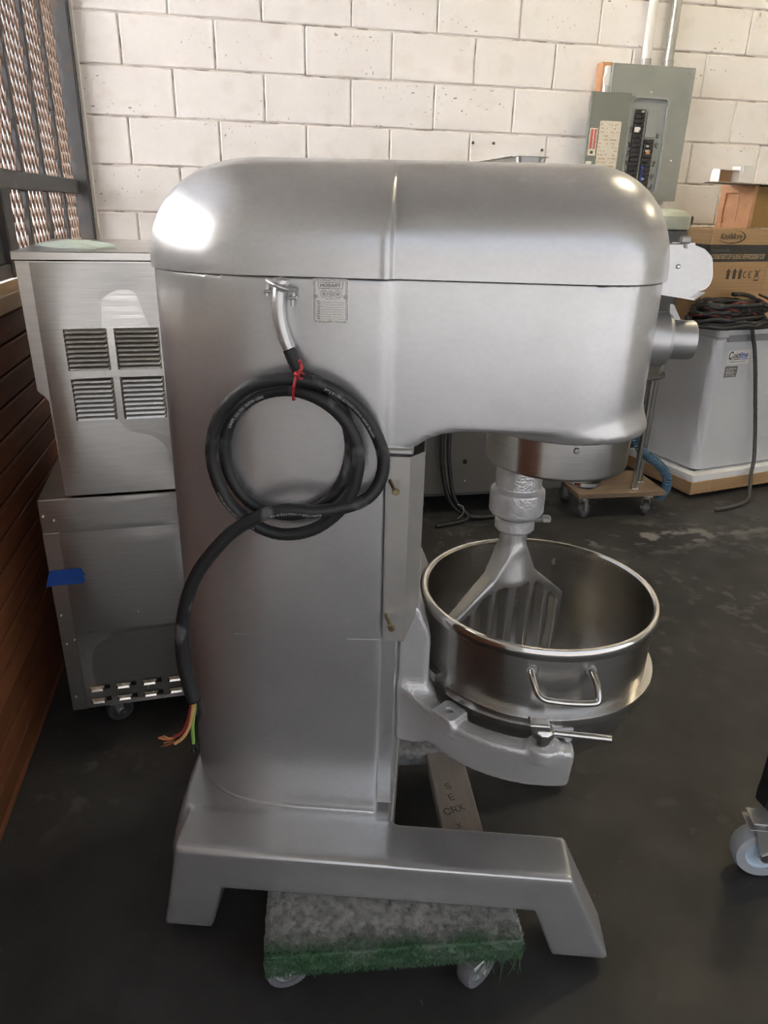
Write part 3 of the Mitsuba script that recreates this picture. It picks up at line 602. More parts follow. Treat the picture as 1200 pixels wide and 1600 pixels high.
add('knot', cat(lathe([(1e-5, -0.006), (0.004, -0.005), (0.006, 0), (0.004, 0.005), (1e-5, 0.006)], 12, 1, (0.333, 0.104, 1.311)), tube(spline([(0.333, 0.102, 1.311), (0.342, 0.098, 1.315), (0.347, 0.098, 1.312)], 4), 0.0016, 6), tube(spline([(0.333, 0.102, 1.311), (0.338, 0.100, 1.305), (0.345, 0.1, 1.304)], 4), 0.0016, 6)), 'm_red', MF, True, tie)

# ------------------------------------------------------------------ bowl
bowl = thing('mixing_bowl', 'deep stainless mixing bowl with rolled rim, cradled in the mixer yoke', 'bowl')
BC = (0.847, YM, 0)
def bowl_prof():
    ro, t = 0.2615, 0.004; zc = 0.600
    o = [(ro, 0.770), (ro, zc)] + [(ro * math.cos(a), zc - 0.245 * math.sin(a)) for a in np.linspace(0.04, math.pi / 2 - 0.02, 26)] + [(1e-5, zc - 0.245)]
    ri = ro - t
    i = [(1e-5, zc - 0.241)] + [(ri * math.cos(a), zc - 0.241 * math.sin(a)) for a in np.linspace(math.pi / 2 - 0.02, 0.04, 26)] + [(ri, zc), (ri, 0.770)]
    return o + i
bm, buv = lathe_uv(bowl_prof(), 128, BC); add_uv('shell', bm, buv, 'm_bowl_aniso', MF, bowl)
add('rim', lathe([(0.2575, 0.777), (0.262, 0.7815), (0.268, 0.7815), (0.2725, 0.777), (0.2735, 0.768), (0.2725, 0.758), (0.268, 0.7545), (0.2625, 0.755), (0.2575, 0.762)], 160, 2, BC), 'm_polish', MF, 40, bowl)
def arc(r0, r1, z0, z1, a0, a1, n=60, cx=0.847, cy=YM):
    a = np.radians(np.linspace(a0, a1, n)); ring = [(r0, z0), (r1, z0), (r1 + 0.001, z0 + 0.003), (r1 + 0.001, z1 - 0.003), (r1, z1), (r0, z1)]; k = len(ring)
    v = np.array([[cx + r * math.cos(t), cy + r * math.sin(t), z] for t in a for r, z in ring])
    i, j = np.meshgrid(np.arange(n - 1), np.arange(k), indexing='ij')
    q = np.stack([i * k + j, (i + 1) * k + j, (i + 1) * k + (j + 1) % k, i * k + (j + 1) % k], -1).reshape(-1, 4)
    f = np.vstack([q[:, [0, 1, 2]], q[:, [0, 2, 3]], [[0, b + 1, b] for b in range(1, k - 1)], [[(n - 1) * k, (n - 1) * k + b, (n - 1) * k + b + 1] for b in range(1, k - 1)]])
    return v, f[:, ::-1]
add('support_band', arc(0.2605, 0.279, 0.599, 0.620, -138, 128, 110), 'm_steel', MF, 30, bowl, label='flat steel band around the bowl')
add('support_band', arc(0.2605, 0.280, 0.606, 0.628, 142, 214, 40), 'm_steel', MF, 30, bowl)
for s in (-1, 1):
    add('trunnion_lug', cat(cb((0.825, YM + s * 0.268 - 0.012, 0.573), (0.905, YM + s * 0.268 + 0.012, 0.600), 0.003), cyl(0.009, YM + s * 0.285 - 0.006, YM + s * 0.285 + 0.006, 16, 1, (0.893, 0, 0.583))), 'm_alu', MF, 30, bowl)
    y0 = YM + s * 0.262; o_ = s
    hp = [(0.805, y0 + o_ * -0.004, 0.728), (0.808, y0 + o_ * 0.012, 0.716), (0.818, y0 + o_ * 0.032, 0.695), (0.830, y0 + o_ * 0.040, 0.688), (0.847, y0 + o_ * 0.043, 0.686), (0.885, y0 + o_ * 0.043, 0.684), (0.925, y0 + o_ * 0.041, 0.685), (0.938, y0 + o_ * 0.036, 0.690), (0.937, y0 + o_ * 0.015, 0.712), (0.929, y0 + o_ * -0.010, 0.728)]
    add('handle', tube(spline(hp, 8), 0.0068, 14), 'm_polish', MF, True, bowl)
    for x in (0.806, 0.929):
        yy_ = YM + s * math.sqrt(0.2615 ** 2 - (x - 0.847) ** 2)
        add('handle_weld', lathe([(1e-5, -0.004), (0.011, -0.004), (0.009, 0.004), (1e-5, 0.005)], 20, 1, (x, yy_, 0.728)), 'm_alu', MF, 40, bowl)

# ------------------------------------------------------------------ flat beater
AL = math.radians(33.7)
bt = thing('flat_beater', 'cast aluminium flat beater with slotted blade hanging into the bowl', 'beater')
BFr = MF.sub(33.7, (ax_, ay_, 0))
def beat_f(X, Y, Z):
    U = np.abs(X)
    x, z = np.broadcast_arrays(X[:, 0, :], Z[0, 0, :][None, :])
    u = np.abs(x)
    R_, zt = 0.166, 0.725
    outer = [(-0.001, 0.885), (0.027, 0.872), (0.060, 0.815), (R_, zt), (R_ - 0.001, 0.60), (0.155, 0.52), (0.13, 0.455), (0.08, 0.405), (0.03, 0.385), (-0.001, 0.383)]
    d = sd_poly(u, z, outer)
    holes = []
    for pts in ([(-0.2, 0.795), (0.012, 0.795), (0.022, 0.775), (0.0, 0.70), (0.0, 0.42), (-0.2, 0.42)],):
        pass
    h1 = sd_poly(u, z, [(0.016, 0.818), (0.034, 0.802), (0.046, 0.78), (0.048, 0.62), (0.048, 0.45), (0.036, 0.418), (0.016, 0.410)]) - 0.003
    h2 = sd_poly(u, z, [(0.068, 0.776), (0.086, 0.764), (0.098, 0.745), (0.101, 0.60), (0.101, 0.49), (0.086, 0.452), (0.068, 0.440)]) - 0.003
    h3 = sd_poly(u, z, [(0.121, 0.732), (0.134, 0.722), (0.143, 0.708), (0.144, 0.60), (0.136, 0.54), (0.121, 0.51)]) - 0.003
    d = np.maximum(d, -np.minimum(np.minimum(h1, h2), h3))[:, None, :]
    th = 0.0155 + 0.012 * np.clip((Z - 0.70) / 0.17, 0, 1)
    d = smax(d, np.abs(Y) - th, 0.006)
    r = np.sqrt(X ** 2 + Y ** 2)
    neck = smax(r - (0.031 + 0.012 * np.clip((0.865 - Z) / 0.06, 0, 1)), np.maximum(Z - 0.94, 0.79 - Z), 0.006)
    web = smax(r - 0.20 + (Z - 0.70) * 1.0, np.maximum(np.abs(Y) - 0.022, np.maximum(0.80 - Z, U - 0.06)), 0.01)
    return smin(d, neck, 0.02)
add('blade', nets(beat_f, (-0.19, -0.055, 0.375), (0.19, 0.055, 0.948), 0.0046), 'm_alu', BFr, True, bt)
add('collar', lathe([(0.027, 0.955), (0.040, 0.953), (0.0445, 0.948), (0.0445, 0.928), (0.040, 0.922), (0.03, 0.920), (0.027, 0.925)], 40, 2), 'm_sandcast', BFr, 30, bt)

# ------------------------------------------------------------------ casters
def caster(parent, fr, o, r, w, ang, hub='m_hub', tyre='m_grey_wheel', top=None, bolt='m_polish', fork='m_zinc'):
    f = fr.sub(ang, o)      # wheel axis along local y, o on the floor under the wheel
    top = top or 2 * r + 0.02
    c = add('caster', cat(cb((-0.03 - r * 0.3, -0.03, top - 0.006), (0.035, 0.03, top), 0.002), cyl(0.02, top - 0.02, top - 0.006, 20, 2, (-r * 0.3, 0, 0)),
        hull([(-r * 0.55, s * (w / 2 + 0.004) + e, top - 0.02) for s in (-1,) for e in (0, -0.003)] + [(r * 0.1, -(w / 2 + 0.004) + e, top - 0.02) for e in (0, -0.003)] + [(0.012, -(w / 2 + 0.004) + e, r - 0.012) for e in (0, -0.003)] + [(-0.012, -(w / 2 + 0.004) + e, r - 0.012) for e in (0, -0.003)]),
        hull([(-r * 0.55, (w / 2 + 0.004) + e, top - 0.02) for e in (0, 0.003)] + [(r * 0.1, (w / 2 + 0.004) + e, top - 0.02) for e in (0, 0.003)] + [(0.012, (w / 2 + 0.004) + e, r - 0.012) for e in (0, 0.003)] + [(-0.012, (w / 2 + 0.004) + e, r - 0.012) for e in (0, 0.003)]),
        cb((-r * 0.75, -w / 2 - 0.007, top - 0.023), (r * 0.25, w / 2 + 0.007, top - 0.019), 0.001)), fork, f, 30, parent)
    add('wheel', cat(lathe([(r * 0.62, -w / 2), (r * 0.92, -w / 2), (r, -w / 4), (r, w / 4), (r * 0.92, w / 2), (r * 0.62, w / 2)], 40, 1, (0, 0, r))), tyre, f, 40, c)
    add('wheel_hub', lathe([(1e-5, -w * 0.42), (r * 0.25, -w * 0.42), (r * 0.30, -w * 0.30), (r * 0.55, -w * 0.30), (r * 0.63, -w * 0.42), (r * 0.63, w * 0.42), (r * 0.55, w * 0.30), (r * 0.30, w * 0.30), (r * 0.25, w * 0.42), (1e-5, w * 0.42)], 32, 1, (0, 0, r)), hub, f, 40, c)
    add('axle_bolt', cat(cyl(r * 0.2, -w / 2 - 0.012, w / 2 + 0.012, 6, 1, (0, 0, r), 0.001)), bolt, f, 30, c)
    return c

# ------------------------------------------------------------------ carpeted furniture dolly under the mixer
DF = MF.sub(9.2, (0.280, -0.152, 0.0))      # z = 0.13 is the deck top (mixer frame)
dol = thing('furniture_dolly', 'low furniture dolly with green carpeted ends carrying the mixer', 'dolly')
def board(v0, v1):
    def f(X, Y, Z):
        d = sd_box(X, Y, Z, (0.0, v0, 0.072), (0.565, v1, 0.1285), 0.014); return d
    v, fcs = nets(f, (-0.03, v0 - 0.03, 0.05), (0.60, v1 + 0.03, 0.15), 0.006)
    k = meshkit.fbm(v * 55, 3, 2) - 0.5; k2 = meshkit.noise(v * 130, 5) - 0.5
    c = np.array([0.28, (v0 + v1) / 2, 0.1]); d = v - np.clip(v, c - [0.26, (v1 - v0) / 2 - 0.02, 0.008], c + [0.26, (v1 - v0) / 2 - 0.02, 0.008]); d /= np.linalg.norm(d, axis=1, keepdims=True) + 1e-9
    amp = np.where(v[:, 2] > 0.118, 0.004, 0.008)
    return v + d * (k * amp * 1.2 + k2 * amp * 0.7)[:, None], fcs
for v0, v1 in ((0.0, 0.235), (0.60, 0.80)): 
    e = add('carpeted_end', board(v0, v1), 'm_carpet', DF, True, dol, label='green carpet greyed with dust')
    if v0 == 0.0: e0 = e
# carpet pile tufts
nt = 15000
tx, ty, tz = rng.uniform(0.002, 0.563, nt), rng.uniform(0.0, 0.16, nt), np.full(nt, 0.1275)
side = rng.random(nt) < 0.3
ty[side] = rng.uniform(-0.001, 0.004, side.sum()); tz[side] = rng.uniform(0.070, 0.122, side.sum())
base_ = np.stack([tx, ty, tz], 1); hgt = rng.uniform(0.004, 0.009, nt)
dirn = np.where(side[:, None], [0, -1, -0.25], [0, -0.15, 1.0]) + rng.normal(0, 0.35, (nt, 3)); dirn /= np.linalg.norm(dirn, axis=1, keepdims=True)
tip = base_ + dirn * hgt[:, None]; tip[(ty > 0.05) & ~side, 2] = np.minimum(tip[(ty > 0.05) & ~side, 2], 0.131)
q1 = np.cross(dirn, rng.normal(0, 1, (nt, 3))); q1 /= np.linalg.norm(q1, axis=1, keepdims=True); q2 = np.cross(dirn, q1); rr_ = rng.uniform(0.001, 0.0021, nt)[:, None]
tv = np.stack([base_ + q1 * rr_, base_ - 0.5 * q1 * rr_ + 0.87 * q2 * rr_, base_ - 0.5 * q1 * rr_ - 0.87 * q2 * rr_, tip], 1).reshape(-1, 3)
tf = (np.arange(nt)[:, None, None] * 4 + np.array([[0, 1, 3], [1, 2, 3], [2, 0, 3]])[None]).reshape(-1, 3)
add('carpet_pile', (tv, tf), 'm_carpet', DF, False, e0, kind='stuff', label='short green carpet pile')
strands = []
for _ in range(16):
    x = rng.uniform(0.46, 0.565); a = np.array([x, rng.uniform(-0.004, 0.02), 0.080]); d = rng.normal(0, 0.016, 3)
    strands.append(tube(spline([a, a + [0.3 * d[0], -0.012, -0.014], a + [d[0], -0.018 + d[1] * 0.6, -0.032 - abs(d[2])]], 5), 0.0007, 5))
add('loose_threads', cat(*strands), 'm_carpet', DF, False, dol, kind='stuff')
for u0 in (0.03, 0.435): add('rail', cb((u0, 0.10, 0.085), (u0 + 0.105, 0.76, 0.121), 0.003), 'm_oak', DF, False, dol, label='bare wooden side rail')
add('rail_writing', cat(*[on_face(text(t, 0.022, 0.0006, False), (0.47 + dx, v, 0.1212), (0.96, 0.28, 0), (-0.28, 0.96, 0)) for t, dx, v in (('S', 0.0, 0.455), ('E', 0.004, 0.415), ('CRX', -0.018, 0.365), ('x', 0.006, 0.32))]), 'm_ink_brown', DF, False, f'{dol}__rail_001')
for u, v, a in ((0.045, 0.058, 12), (0.470, 0.030, 36), (0.06, 0.72, 30), (0.50, 0.72, 70)):
    caster(dol, DF, (u, v, -0.03), 0.050, 0.036, a, top=0.103, hub='m_hub', tyre='m_grey_wheel', bolt='m_zinc')

# ------------------------------------------------------------------ stainless machines at the left
IF = Fr(3.6, (-0.62, 2.05, 0))
def panel(x0, x1, z0, z1, y, amp, seed, n=40, t=0.012):
    """slightly oil-canned sheet: the near face wavers, edges stay put"""
    xs, zs = np.linspace(x0, x1, n), np.linspace(z0, z1, n)
    X, Z = np.meshgrid(xs, zs, indexing='ij'); w = np.sin(np.pi * (X - x0) / (x1 - x0)) * np.sin(np.pi * (Z - z0) / (z1 - z0))
    d = (meshkit.fbm(np.stack([X * 3.2, Z * 1.3, X * 0 + seed], -1), 2, seed) - 0.5) * amp * np.clip(w * 3, 0, 1)
    v = np.stack([X, y + d, Z], -1).reshape(-1, 3)
    i, j = np.meshgrid(np.arange(n - 1), np.arange(n - 1), indexing='ij')
    f = np.stack([i * n + j, (i + 1) * n + j, (i + 1) * n + j + 1, i * n + j + 1], -1).reshape(-1, 4)
    return (v, f), v[:, [2, 0]]
def add_panel(args, parent):
    m, uv = panel(*args); return add_uv('side_panel', m, uv, 'm_sheet', IF, parent)
low = thing('ice_bin', 'lower stainless cabinet with blue tape, on casters beside the wood wall', 'cabinet')
add('body', cat(cb((0.026, 0.003, 0.097), (0.72, 0.70, 0.828), 0.003)), 'm_brushed', IF, False, low)
for z0, z1, sd in ((0.100, 0.381, 1), (0.383, 0.724, 2), (0.726, 0.826, 3)):
    add_panel((0.072 if z0 < 0.7 else 0.03, 0.715, z0, z1, 0.0015, 0.012, sd + 20), low)
add('edge_panel', cb((0.027, -0.0008, 0.099), (0.0715, 0.004, 0.724), 0.001), 'm_brushed', IF, False, low)
for x, z in ((0.036, 0.778), (0.063, 0.764), (0.039, 0.451), (0.041, 0.348), (0.066, 0.360), (0.042, 0.149), (0.262, 0.437), (0.422, 0.651), (0.264, 0.150)):
    add('screw', lathe([(1e-5, -0.006), (0.003, -0.005), (0.0042, -0.002), (0.0042, 0.003), (1e-5, 0.003)], 12, 1, (x, 0, z)), 'm_polish', IF, 30, low)
def louver(x0, x1, z0, z1, d, y=0.0): return hull([(x0, y, z0), (x1, y, z0), (x0, y, z1), (x1, y, z1), (x0 + 0.006, y - d, z0 + 0.001), (x1 - 0.006, y - d, z0 + 0.001), (x0 + 0.008, y - d * 0.8, z0 + (z1 - z0) * 0.55), (x1 - 0.008, y - d * 0.8, z0 + (z1 - z0) * 0.55)])
for k in range(8):
    for zz in (0.166, 0.120):
        x0 = 0.085 + k * 0.0805; add('vent_slot', cat(louver(x0, x0 + 0.048, zz + k * 0.0008, zz + 0.014 + k * 0.0008, -0.0 + 0.011)), 'm_polish', IF, False, low)
        add('vent_shade', bx((x0 + 0.046, -0.0012, zz + 0.001), (x0 + 0.062, 0.002, zz + 0.014)), 'm_hole_shade', IF, False, low)  # solid black patch stands in for the shade in the vent
caster(low, IF, (0.160, 0.06, 0.0), 0.045, 0.03, 20, hub='m_dark_wheel', tyre='m_dark_wheel', top=0.099)
caster(low, IF, (0.620, 0.06, 0.0), 0.045, 0.03, 50, hub='m_dark_wheel', tyre='m_dark_wheel', top=0.099)
for x in (0.12, 0.62): caster(low, IF, (x, 0.62, 0.0), 0.045, 0.03, 20, hub='m_dark_wheel', tyre='m_dark_wheel', top=0.099)
up = thing('ice_machine', 'upper stainless machine with four louver vents, stacked on the lower stainless cabinet', 'ice machine')
pl_ = Polygon([(0.105, 0.836), (0.72, 0.836), (0.72, 1.474), (0.072, 1.474), (0.076, 1.142), (0.092, 1.128), (0.101, 1.112)])
add('body', xz(ext(pl_, 0.69), 0.004), 'm_brushed', IF, False, up)
add_panel((0.104, 0.715, 0.838, 1.470, 0.001, 0.016, 17, 56), up)
add('side_flange', xz(ext(Polygon([(0.1055, 0.838), (0.1055, 1.470), (0.0735, 1.470), (0.0775, 1.142), (0.0935, 1.127), (0.102, 1.112)]), 0.003), 0.0005), 'm_brushed', IF, False, up)
add('lid', cat(cb((0.066, -0.006, 1.476), (0.726, 0.70, 1.497), 0.002)), 'm_brushed', IF, False, up)
for x0, x1, za, zb in ((0.161, 0.270, 1.195, 1.306), (0.288, 0.404, 1.195, 1.306), (0.163, 0.272, 1.057, 1.174), (0.289, 0.405, 1.057, 1.174)):
    for k in range(9):
        st = (zb - za) / 9; z0 = za + k * st
        add('louver', louver(x0, x1, z0, z0 + st * 0.93, 0.012, 0.002), 'm_brushed', IF, False, up)
        scene_key = add('louver_shade', bx((x0 + 0.004, -0.0006, z0 - 0.0008), (x1 - 0.004, 0.002, z0 + 0.0006)), 'm_hole_shade', IF, False, up)  # solid black strip stands in for the shade under the louver
tp = xz(ext(Polygon([(0.012, 0.552), (0.03, 0.556), (0.119, 0.556), (0.123, 0.572), (0.119, 0.578), (0.126, 0.584), (0.120, 0.592), (0.117, 0.607), (0.034, 0.606), (0.028, 0.604)]), 0.0012), -0.0022)
add('painter_tape', tp, 'm_tape', IF, False, label='strip of blue masking tape on the lower stainless cabinet', cat='tape')
add('plastic_bag', (lambda v, f: (v * [1, 1, 0.16 ] , f))(*vf(nets(lambda X, Y, Z: np.sqrt(X ** 2 + (Y * 0.8) ** 2 + (Z * 1.0) ** 2) - 0.1 - 0.012 * np.sin(X * 60 + Y * 40), (-0.14, -0.16, 0.0), (0.14, 0.16, 0.14), 0.008))), 'm_bag', Fr(20, (-0.44, 2.30, 1.497)), True, label='pale green folded plastic bag on top of the upper stainless machine', cat='bag')

# ------------------------------------------------------------------ electrical panel and conduits on the back wall
ep = thing('electrical_panel', 'open grey-green electrical breaker panel on the block wall', 'electrical panel')
PY = 4.47
add('box', cat(cb((2.18, PY + 0.02, 1.70), (2.69, YB - 0.002, 2.405), 0.004)), 'm_panel', W0, False, ep)
cover = sbox(2.176, 1.695, 2.694, 2.41).difference(rrect(2.318, 1.50, 2.552, 2.245, 0.03).intersection(sbox(2.3, 1.74, 2.6, 2.3)))
add('cover', xz(ext(cover, 0.02), PY), 'm_panel', W0, False, ep)
add('door_frame', xz(ext(rrect(2.310, 1.73, 2.560, 2.253, 0.034).difference(rrect(2.322, 1.742, 2.548, 2.241, 0.028)), 0.012), PY - 0.008), 'm_panel_in', W0, False, ep)
add('dead_front', xz(ext(rrect(2.318, 1.74, 2.552, 2.245, 0.028), 0.004), PY + 0.012), 'm_panel_in', W0, False, ep)
door = add('door', cb((2.055, PY - 0.014, 1.70), (2.305, PY - 0.002, 2.262), 0.004), 'm_panel_door', W0, False, ep, label='open panel door')
add('hinge', rod((2.309, PY - 0.006, 1.74), (2.309, PY - 0.006, 2.25), 0.007, 10), 'm_panel', W0, 30, ep)
add('directory_card', bx((2.128, PY - 0.0165, 1.72), (2.262, PY - 0.013, 2.115)), 'm_paper', W0, False, door, label='stained paper circuit directory')
wr = []
for r in range(19):
    z = 2.10 - r * 0.02
    for c0, c1 in ((2.135, 2.190), (2.200, 2.255)):
        x = c0
        while x < c1 - 0.006:
            w = rng.uniform(0.004, 0.014)
            if rng.random() < 0.6: wr.append(bx((x, PY - 0.0172, z - rng.uniform(0.004, 0.009)), (min(x + w, c1), PY - 0.0163, z)))
            x += w + rng.uniform(0.002, 0.006)
add('handwriting', cat(*wr), 'm_ink_tan', W0, False, door)
add('warning_label', bx((2.070, PY - 0.0165, 1.93), (2.118, PY - 0.013, 2.075)), 'm_paper', W0, False, door, label='red and white warning label')
add('warning_stripe', cat(bx((2.076, PY - 0.0172, 1.965), (2.091, PY - 0.0163, 2.07)), bx((2.098, PY - 0.0172, 1.965), (2.112, PY - 0.0163, 2.07))), 'm_label_red', W0, False, door)
add('warning_dot', cyl(0.009, PY - 0.0172, PY - 0.0163, 16, 1, (2.094, 0, 1.948), 0.0002), 'm_ink', W0, False, door)
add('white_sticker', bx((2.066, PY - 0.0165, 1.845), (2.102, PY - 0.013, 1.90)), 'm_white', W0, False, door)
for col, (x0, zt, zb) in enumerate(((2.352, 2.185, 1.76), (2.432, 2.03, 1.76))):
    z = zt
    while z > zb:
        br = add('breaker', cat(cb((x0, PY - 0.004, z - 0.0235), (x0 + 0.062, PY + 0.014, z), 0.002)), 'm_breaker', W0, False, ep)
        add('breaker_toggle', cb((x0 + (0.012 if col else 0.034), PY - 0.012, z - 0.017), (x0 + (0.028 if col else 0.050), PY - 0.003, z - 0.007), 0.001), 'm_flat_grey' if rng.random() < 0.3 else 'm_breaker', W0, False, br)
        z -= 0.0255
add('white_tag', bx((2.356, PY - 0.0055, 2.065), (2.392, PY - 0.0035, 2.092)), 'm_white', W0, False, ep)
add('orange_tag', bx((2.452, PY - 0.0055, 1.95), (2.476, PY - 0.0035, 1.975)), 'm_orange', W0, False, ep)
add('blue_tag', bx((2.437, PY - 0.0055, 1.80), (2.452, PY - 0.0035, 1.89)), 'm_blue', W0, False, ep)
add('filler_plate', cb((2.432, PY + 0.004, 2.04), (2.496, PY + 0.014, 2.185), 0.002), 'm_panel_in', W0, False, ep)
sq = []
for x, z in ((2.505, 2.05), (2.508, 2.0), (2.506, 1.90), (2.508, 1.83), (2.51, 1.77), (2.33, 2.08), (2.333, 2.0), (2.33, 1.95), (2.332, 1.90), (2.335, 1.85)):
    for k in range(4): sq.append(tube(spline([(x + rng.uniform(0, 0.025), PY + 0.0115, z + rng.uniform(-0.018, 0.018)) for _ in range(4)], 4), 0.0012, 5))
add('marker_scrawl', cat(*sq), 'm_ink', W0, False, ep)
for x, z in ((2.43, 2.275), (2.625, 1.92), (2.66, 2.385)): add('cover_screw', cyl(0.006, PY - 0.005, PY + 0.001, 12, 1, (x, 0, z), 0.001), 'm_polish', W0, 30, ep)
add('knockout_side', cat(cb((2.150, PY + 0.03, 2.26), (2.181, YB - 0.001, 2.40), 0.002), cyl(0.035, PY + 0.022, PY + 0.03, 20, 1, (2.166, 0, 2.33), 0.001)), 'm_white', W0, False, ep)
add('backing_board', cb((2.135, PY + 0.06, 2.25), (2.20, YB - 0.001, 2.422), 0.002), 'm_crush', W0, False, ep, label='reddish backing board')
ab = [(1.405, 1.982), (1.533, 1.984), (1.84, 1.958)]
for k, (x, z) in enumerate(ab): add('wall_anchor', cyl(0.008, YB - 0.012, YB + 0.002, 12, 1, (x, 0, z), 0.002), 'm_dark_wheel', W0, 30, label='small dark anchor hole plug in the block wall' if k == 0 else 'small dark anchor hole plug in the block wall, %s' % ('second from the left' if k == 1 else 'nearest the electrical panel'), cat='wall anchor', group='anchors in the block wall')
for nm, x, m, lb in (('conduit', 2.408, 'm_conduit_white', 'white-painted conduit rising from the electrical panel'), ('conduit', 2.552, 'm_conduit', 'bare metal conduit rising from the electrical panel')):
    c = thing(nm, lb, 'conduit')
    add('pipe', cyl(0.027, 2.45, ZC - 0.001, 24, 2, (x, YB - 0.055, 0)), m, W0, 30, c)
    add('connector', cat(cyl(0.031, 2.412, 2.452, 24, 2, (x, YB - 0.055, 0)), cyl(0.034, 2.405, 2.416, 6, 2, (x, YB - 0.055, 0))), 'm_zinc', W0, 30, c)

# ------------------------------------------------------------------ chest freezer, its tray, and what lies on it
FZ = Fr(11.9, (2.714, 3.786, 0))
fz = thing('chest_freezer', 'white chest freezer with small nameplate stickers, by the back wall at the right', 'freezer')
def fbody(x0, x1, y0, y1, z0, z1, r):
    p = rrect(x0, y0, x1, y1, r); v, f = vf(ext(p.buffer(0), z1 - z0)); return v + [0, 0, z0], f
add('body', cat(fbody(-0.002, 1.20, 0.0, 0.50, 0.165, 0.962, 0.055)), 'm_white_paint', FZ, 30, fz)
add('lid', cat(fbody(-0.008, 1.206, -0.012, 0.51, 0.972, 1.030, 0.06)), 'm_white_paint', FZ, 30, fz)
add('lid_gasket', fbody(0.004, 1.194, 0.006, 0.492, 0.955, 0.978, 0.02), 'm_flat_grey', FZ, 30, fz)
add('lid_trim', cat(cb((0.055, -0.0155, 0.945), (0.60, 0.004, 0.985), 0.003)), 'm_hub', FZ, False, fz, label='pale grey lid grip strip')
add('foot', cat(cb((0.02, 0.02, 0.148), (0.08, 0.08, 0.166), 0.003)), 'm_dark_wheel', FZ, False, fz); add('foot', cb((1.1, 0.02, 0.148), (1.16, 0.08, 0.166), 0.003), 'm_dark_wheel', FZ, False, fz)
st = add('logo_sticker', xz(ext(sbox(0.088, 0.812, 0.262, 0.893), 0.001), -0.0012), 'm_white', FZ, False, fz)
def fzt(mesh, m): add('logo_letters', mesh, m, FZ, False, st)
def cursive(s, h, o, m, w): fzt(on_face(text(s, h, 0.0006, True, 0.2, w), (o[0], -0.0014, o[1]), (1, 0, 0), (0, 0, 1)), m)
cursive('C', 0.042, (0.092, 0.844), 'm_ink', 0.031); cursive('old', 0.030, (0.130, 0.848), 'm_ink', 0.048); cursive('line', 0.030, (0.183, 0.848), 'm_blue', 0.060)
fzt(xz(ext(sbox(0.105, 0.838, 0.175, 0.842), 0.0006), -0.0018), 'm_ink'); fzt(xz(ext(sbox(0.175, 0.838, 0.25, 0.842), 0.0006), -0.0018), 'm_blue')
fzt(on_face(text('COMMERCIAL REFRIGERATION', 0.006, 0.0006, False, 0, 0.125), (0.110, -0.0014, 0.822), (1, 0, 0), (0, 0, 1)), 'm_ink_soft')
dl = add('data_plate', xz(ext(sbox(0.086, 0.735, 0.185, 0.800), 0.001), -0.0012), 'm_grey_wheel', FZ, False, fz, label='grey data plate')
add('data_print', cat(*[xz(ext(sbox(0.095, z, 0.175 - 0.02 * (k % 2), z + 0.003), 0.0005), -0.0016) for k, z in enumerate((0.743, 0.752, 0.761, 0.770))], on_face(text('NO. 100-BF-150', 0.008, 0.0006, True, 0, 0.08), (0.095, -0.0014, 0.781), (1, 0, 0), (0, 0, 1))), 'm_white', FZ, False, dl)
tr = thing('shipping_tray', 'cardboard and white foam shipping tray under the chest freezer', 'tray')
add('foam', fbody(-0.055, 1.25, -0.055, 0.53, 0.085, 0.148, 0.015), 'm_foam', FZ, 30, tr)
add('cardboard_skirt', cat(cb((-0.062, -0.062, 0.028), (1.257, 0.537, 0.108), 0.003)), 'm_card', FZ, False, tr)
add('pallet_block', cat(*[cb((x, 0.05, 0.0), (x + 0.1, 0.48, 0.03), 0.002) for x in (0.10, 0.6, 1.05)]), 'm_ply', FZ, False, tr)
add('carton_tape', cb((0.085, -0.064, 0.03), (0.092, -0.060, 0.106), 0.0005), 'm_ink_tan', FZ, False, tr)

bxk = thing('fridge_carton', 'brown printed refrigerator carton standing on the chest freezer', 'carton')
CY = 0.20
add('box', cb((0.0, CY, 1.031), (0.475, CY + 0.38, 1.553), 0.003), 'm_card', FZ, False, bxk)
add('printed_band', cat(xz(ext(sbox(0.0, 1.372, 0.475, 1.466), 0.001), CY - 0.0012), bx((-0.0012, CY - 0.001, 1.372), (0.0005, CY + 0.38, 1.466))), 'm_band', FZ, False, bxk, label='black printed band')
def ct(mesh, m): add('printing', mesh, m, FZ, False, bxk)
ct(on_face(text('KoolMore', 0.030, 0.0006, True, 0.18, 0.165), (0.062, CY - 0.0014, 1.496), (1, 0, 0), (0, 0, 1)), 'm_ink_brown')
e1 = Point(0, 0).buffer(1, 32)
ea = af.translate(af.scale(e1, 0.108, 0.037), 0.150, 1.508); eb = af.translate(af.scale(e1, 0.104, 0.034), 0.141, 1.511)
ct(xz(ext(ea.difference(eb), 0.0006), CY - 0.002), 'm_ink_brown')
ct(on_face(text('COUNTERTOP SUSHI REFRIGERATOR', 0.026, 0.0006, True, 0.2, 0.425), (0.012, CY - 0.0018, 1.388), (1, 0, 0), (0, 0, 1)), 'm_ink_tan')
ct(on_face(text('STAINLESS STEEL', 0.012, 0.0006, False, 0.2, 0.14), (0.012, CY - 0.0018, 1.428), (1, 0, 0), (0, 0, 1)), 'm_ink_soft')
for k, s in enumerate(('C', 'E')):
    r = 0.0195; c = Point(0, 0).buffer(r).difference(Point(0, 0).buffer(r - 0.0055)); c = c.intersection(sbox(-r, -r, 0.006, r)); 
    if s == 'E': c = c.union(sbox(-r + 0.003, -0.0027, 0.003, 0.0027))
    ct(xz(ext(af.translate(c, 0.315 + k * 0.042, 1.298), 0.0006), CY - 0.002), 'm_ink_brown')
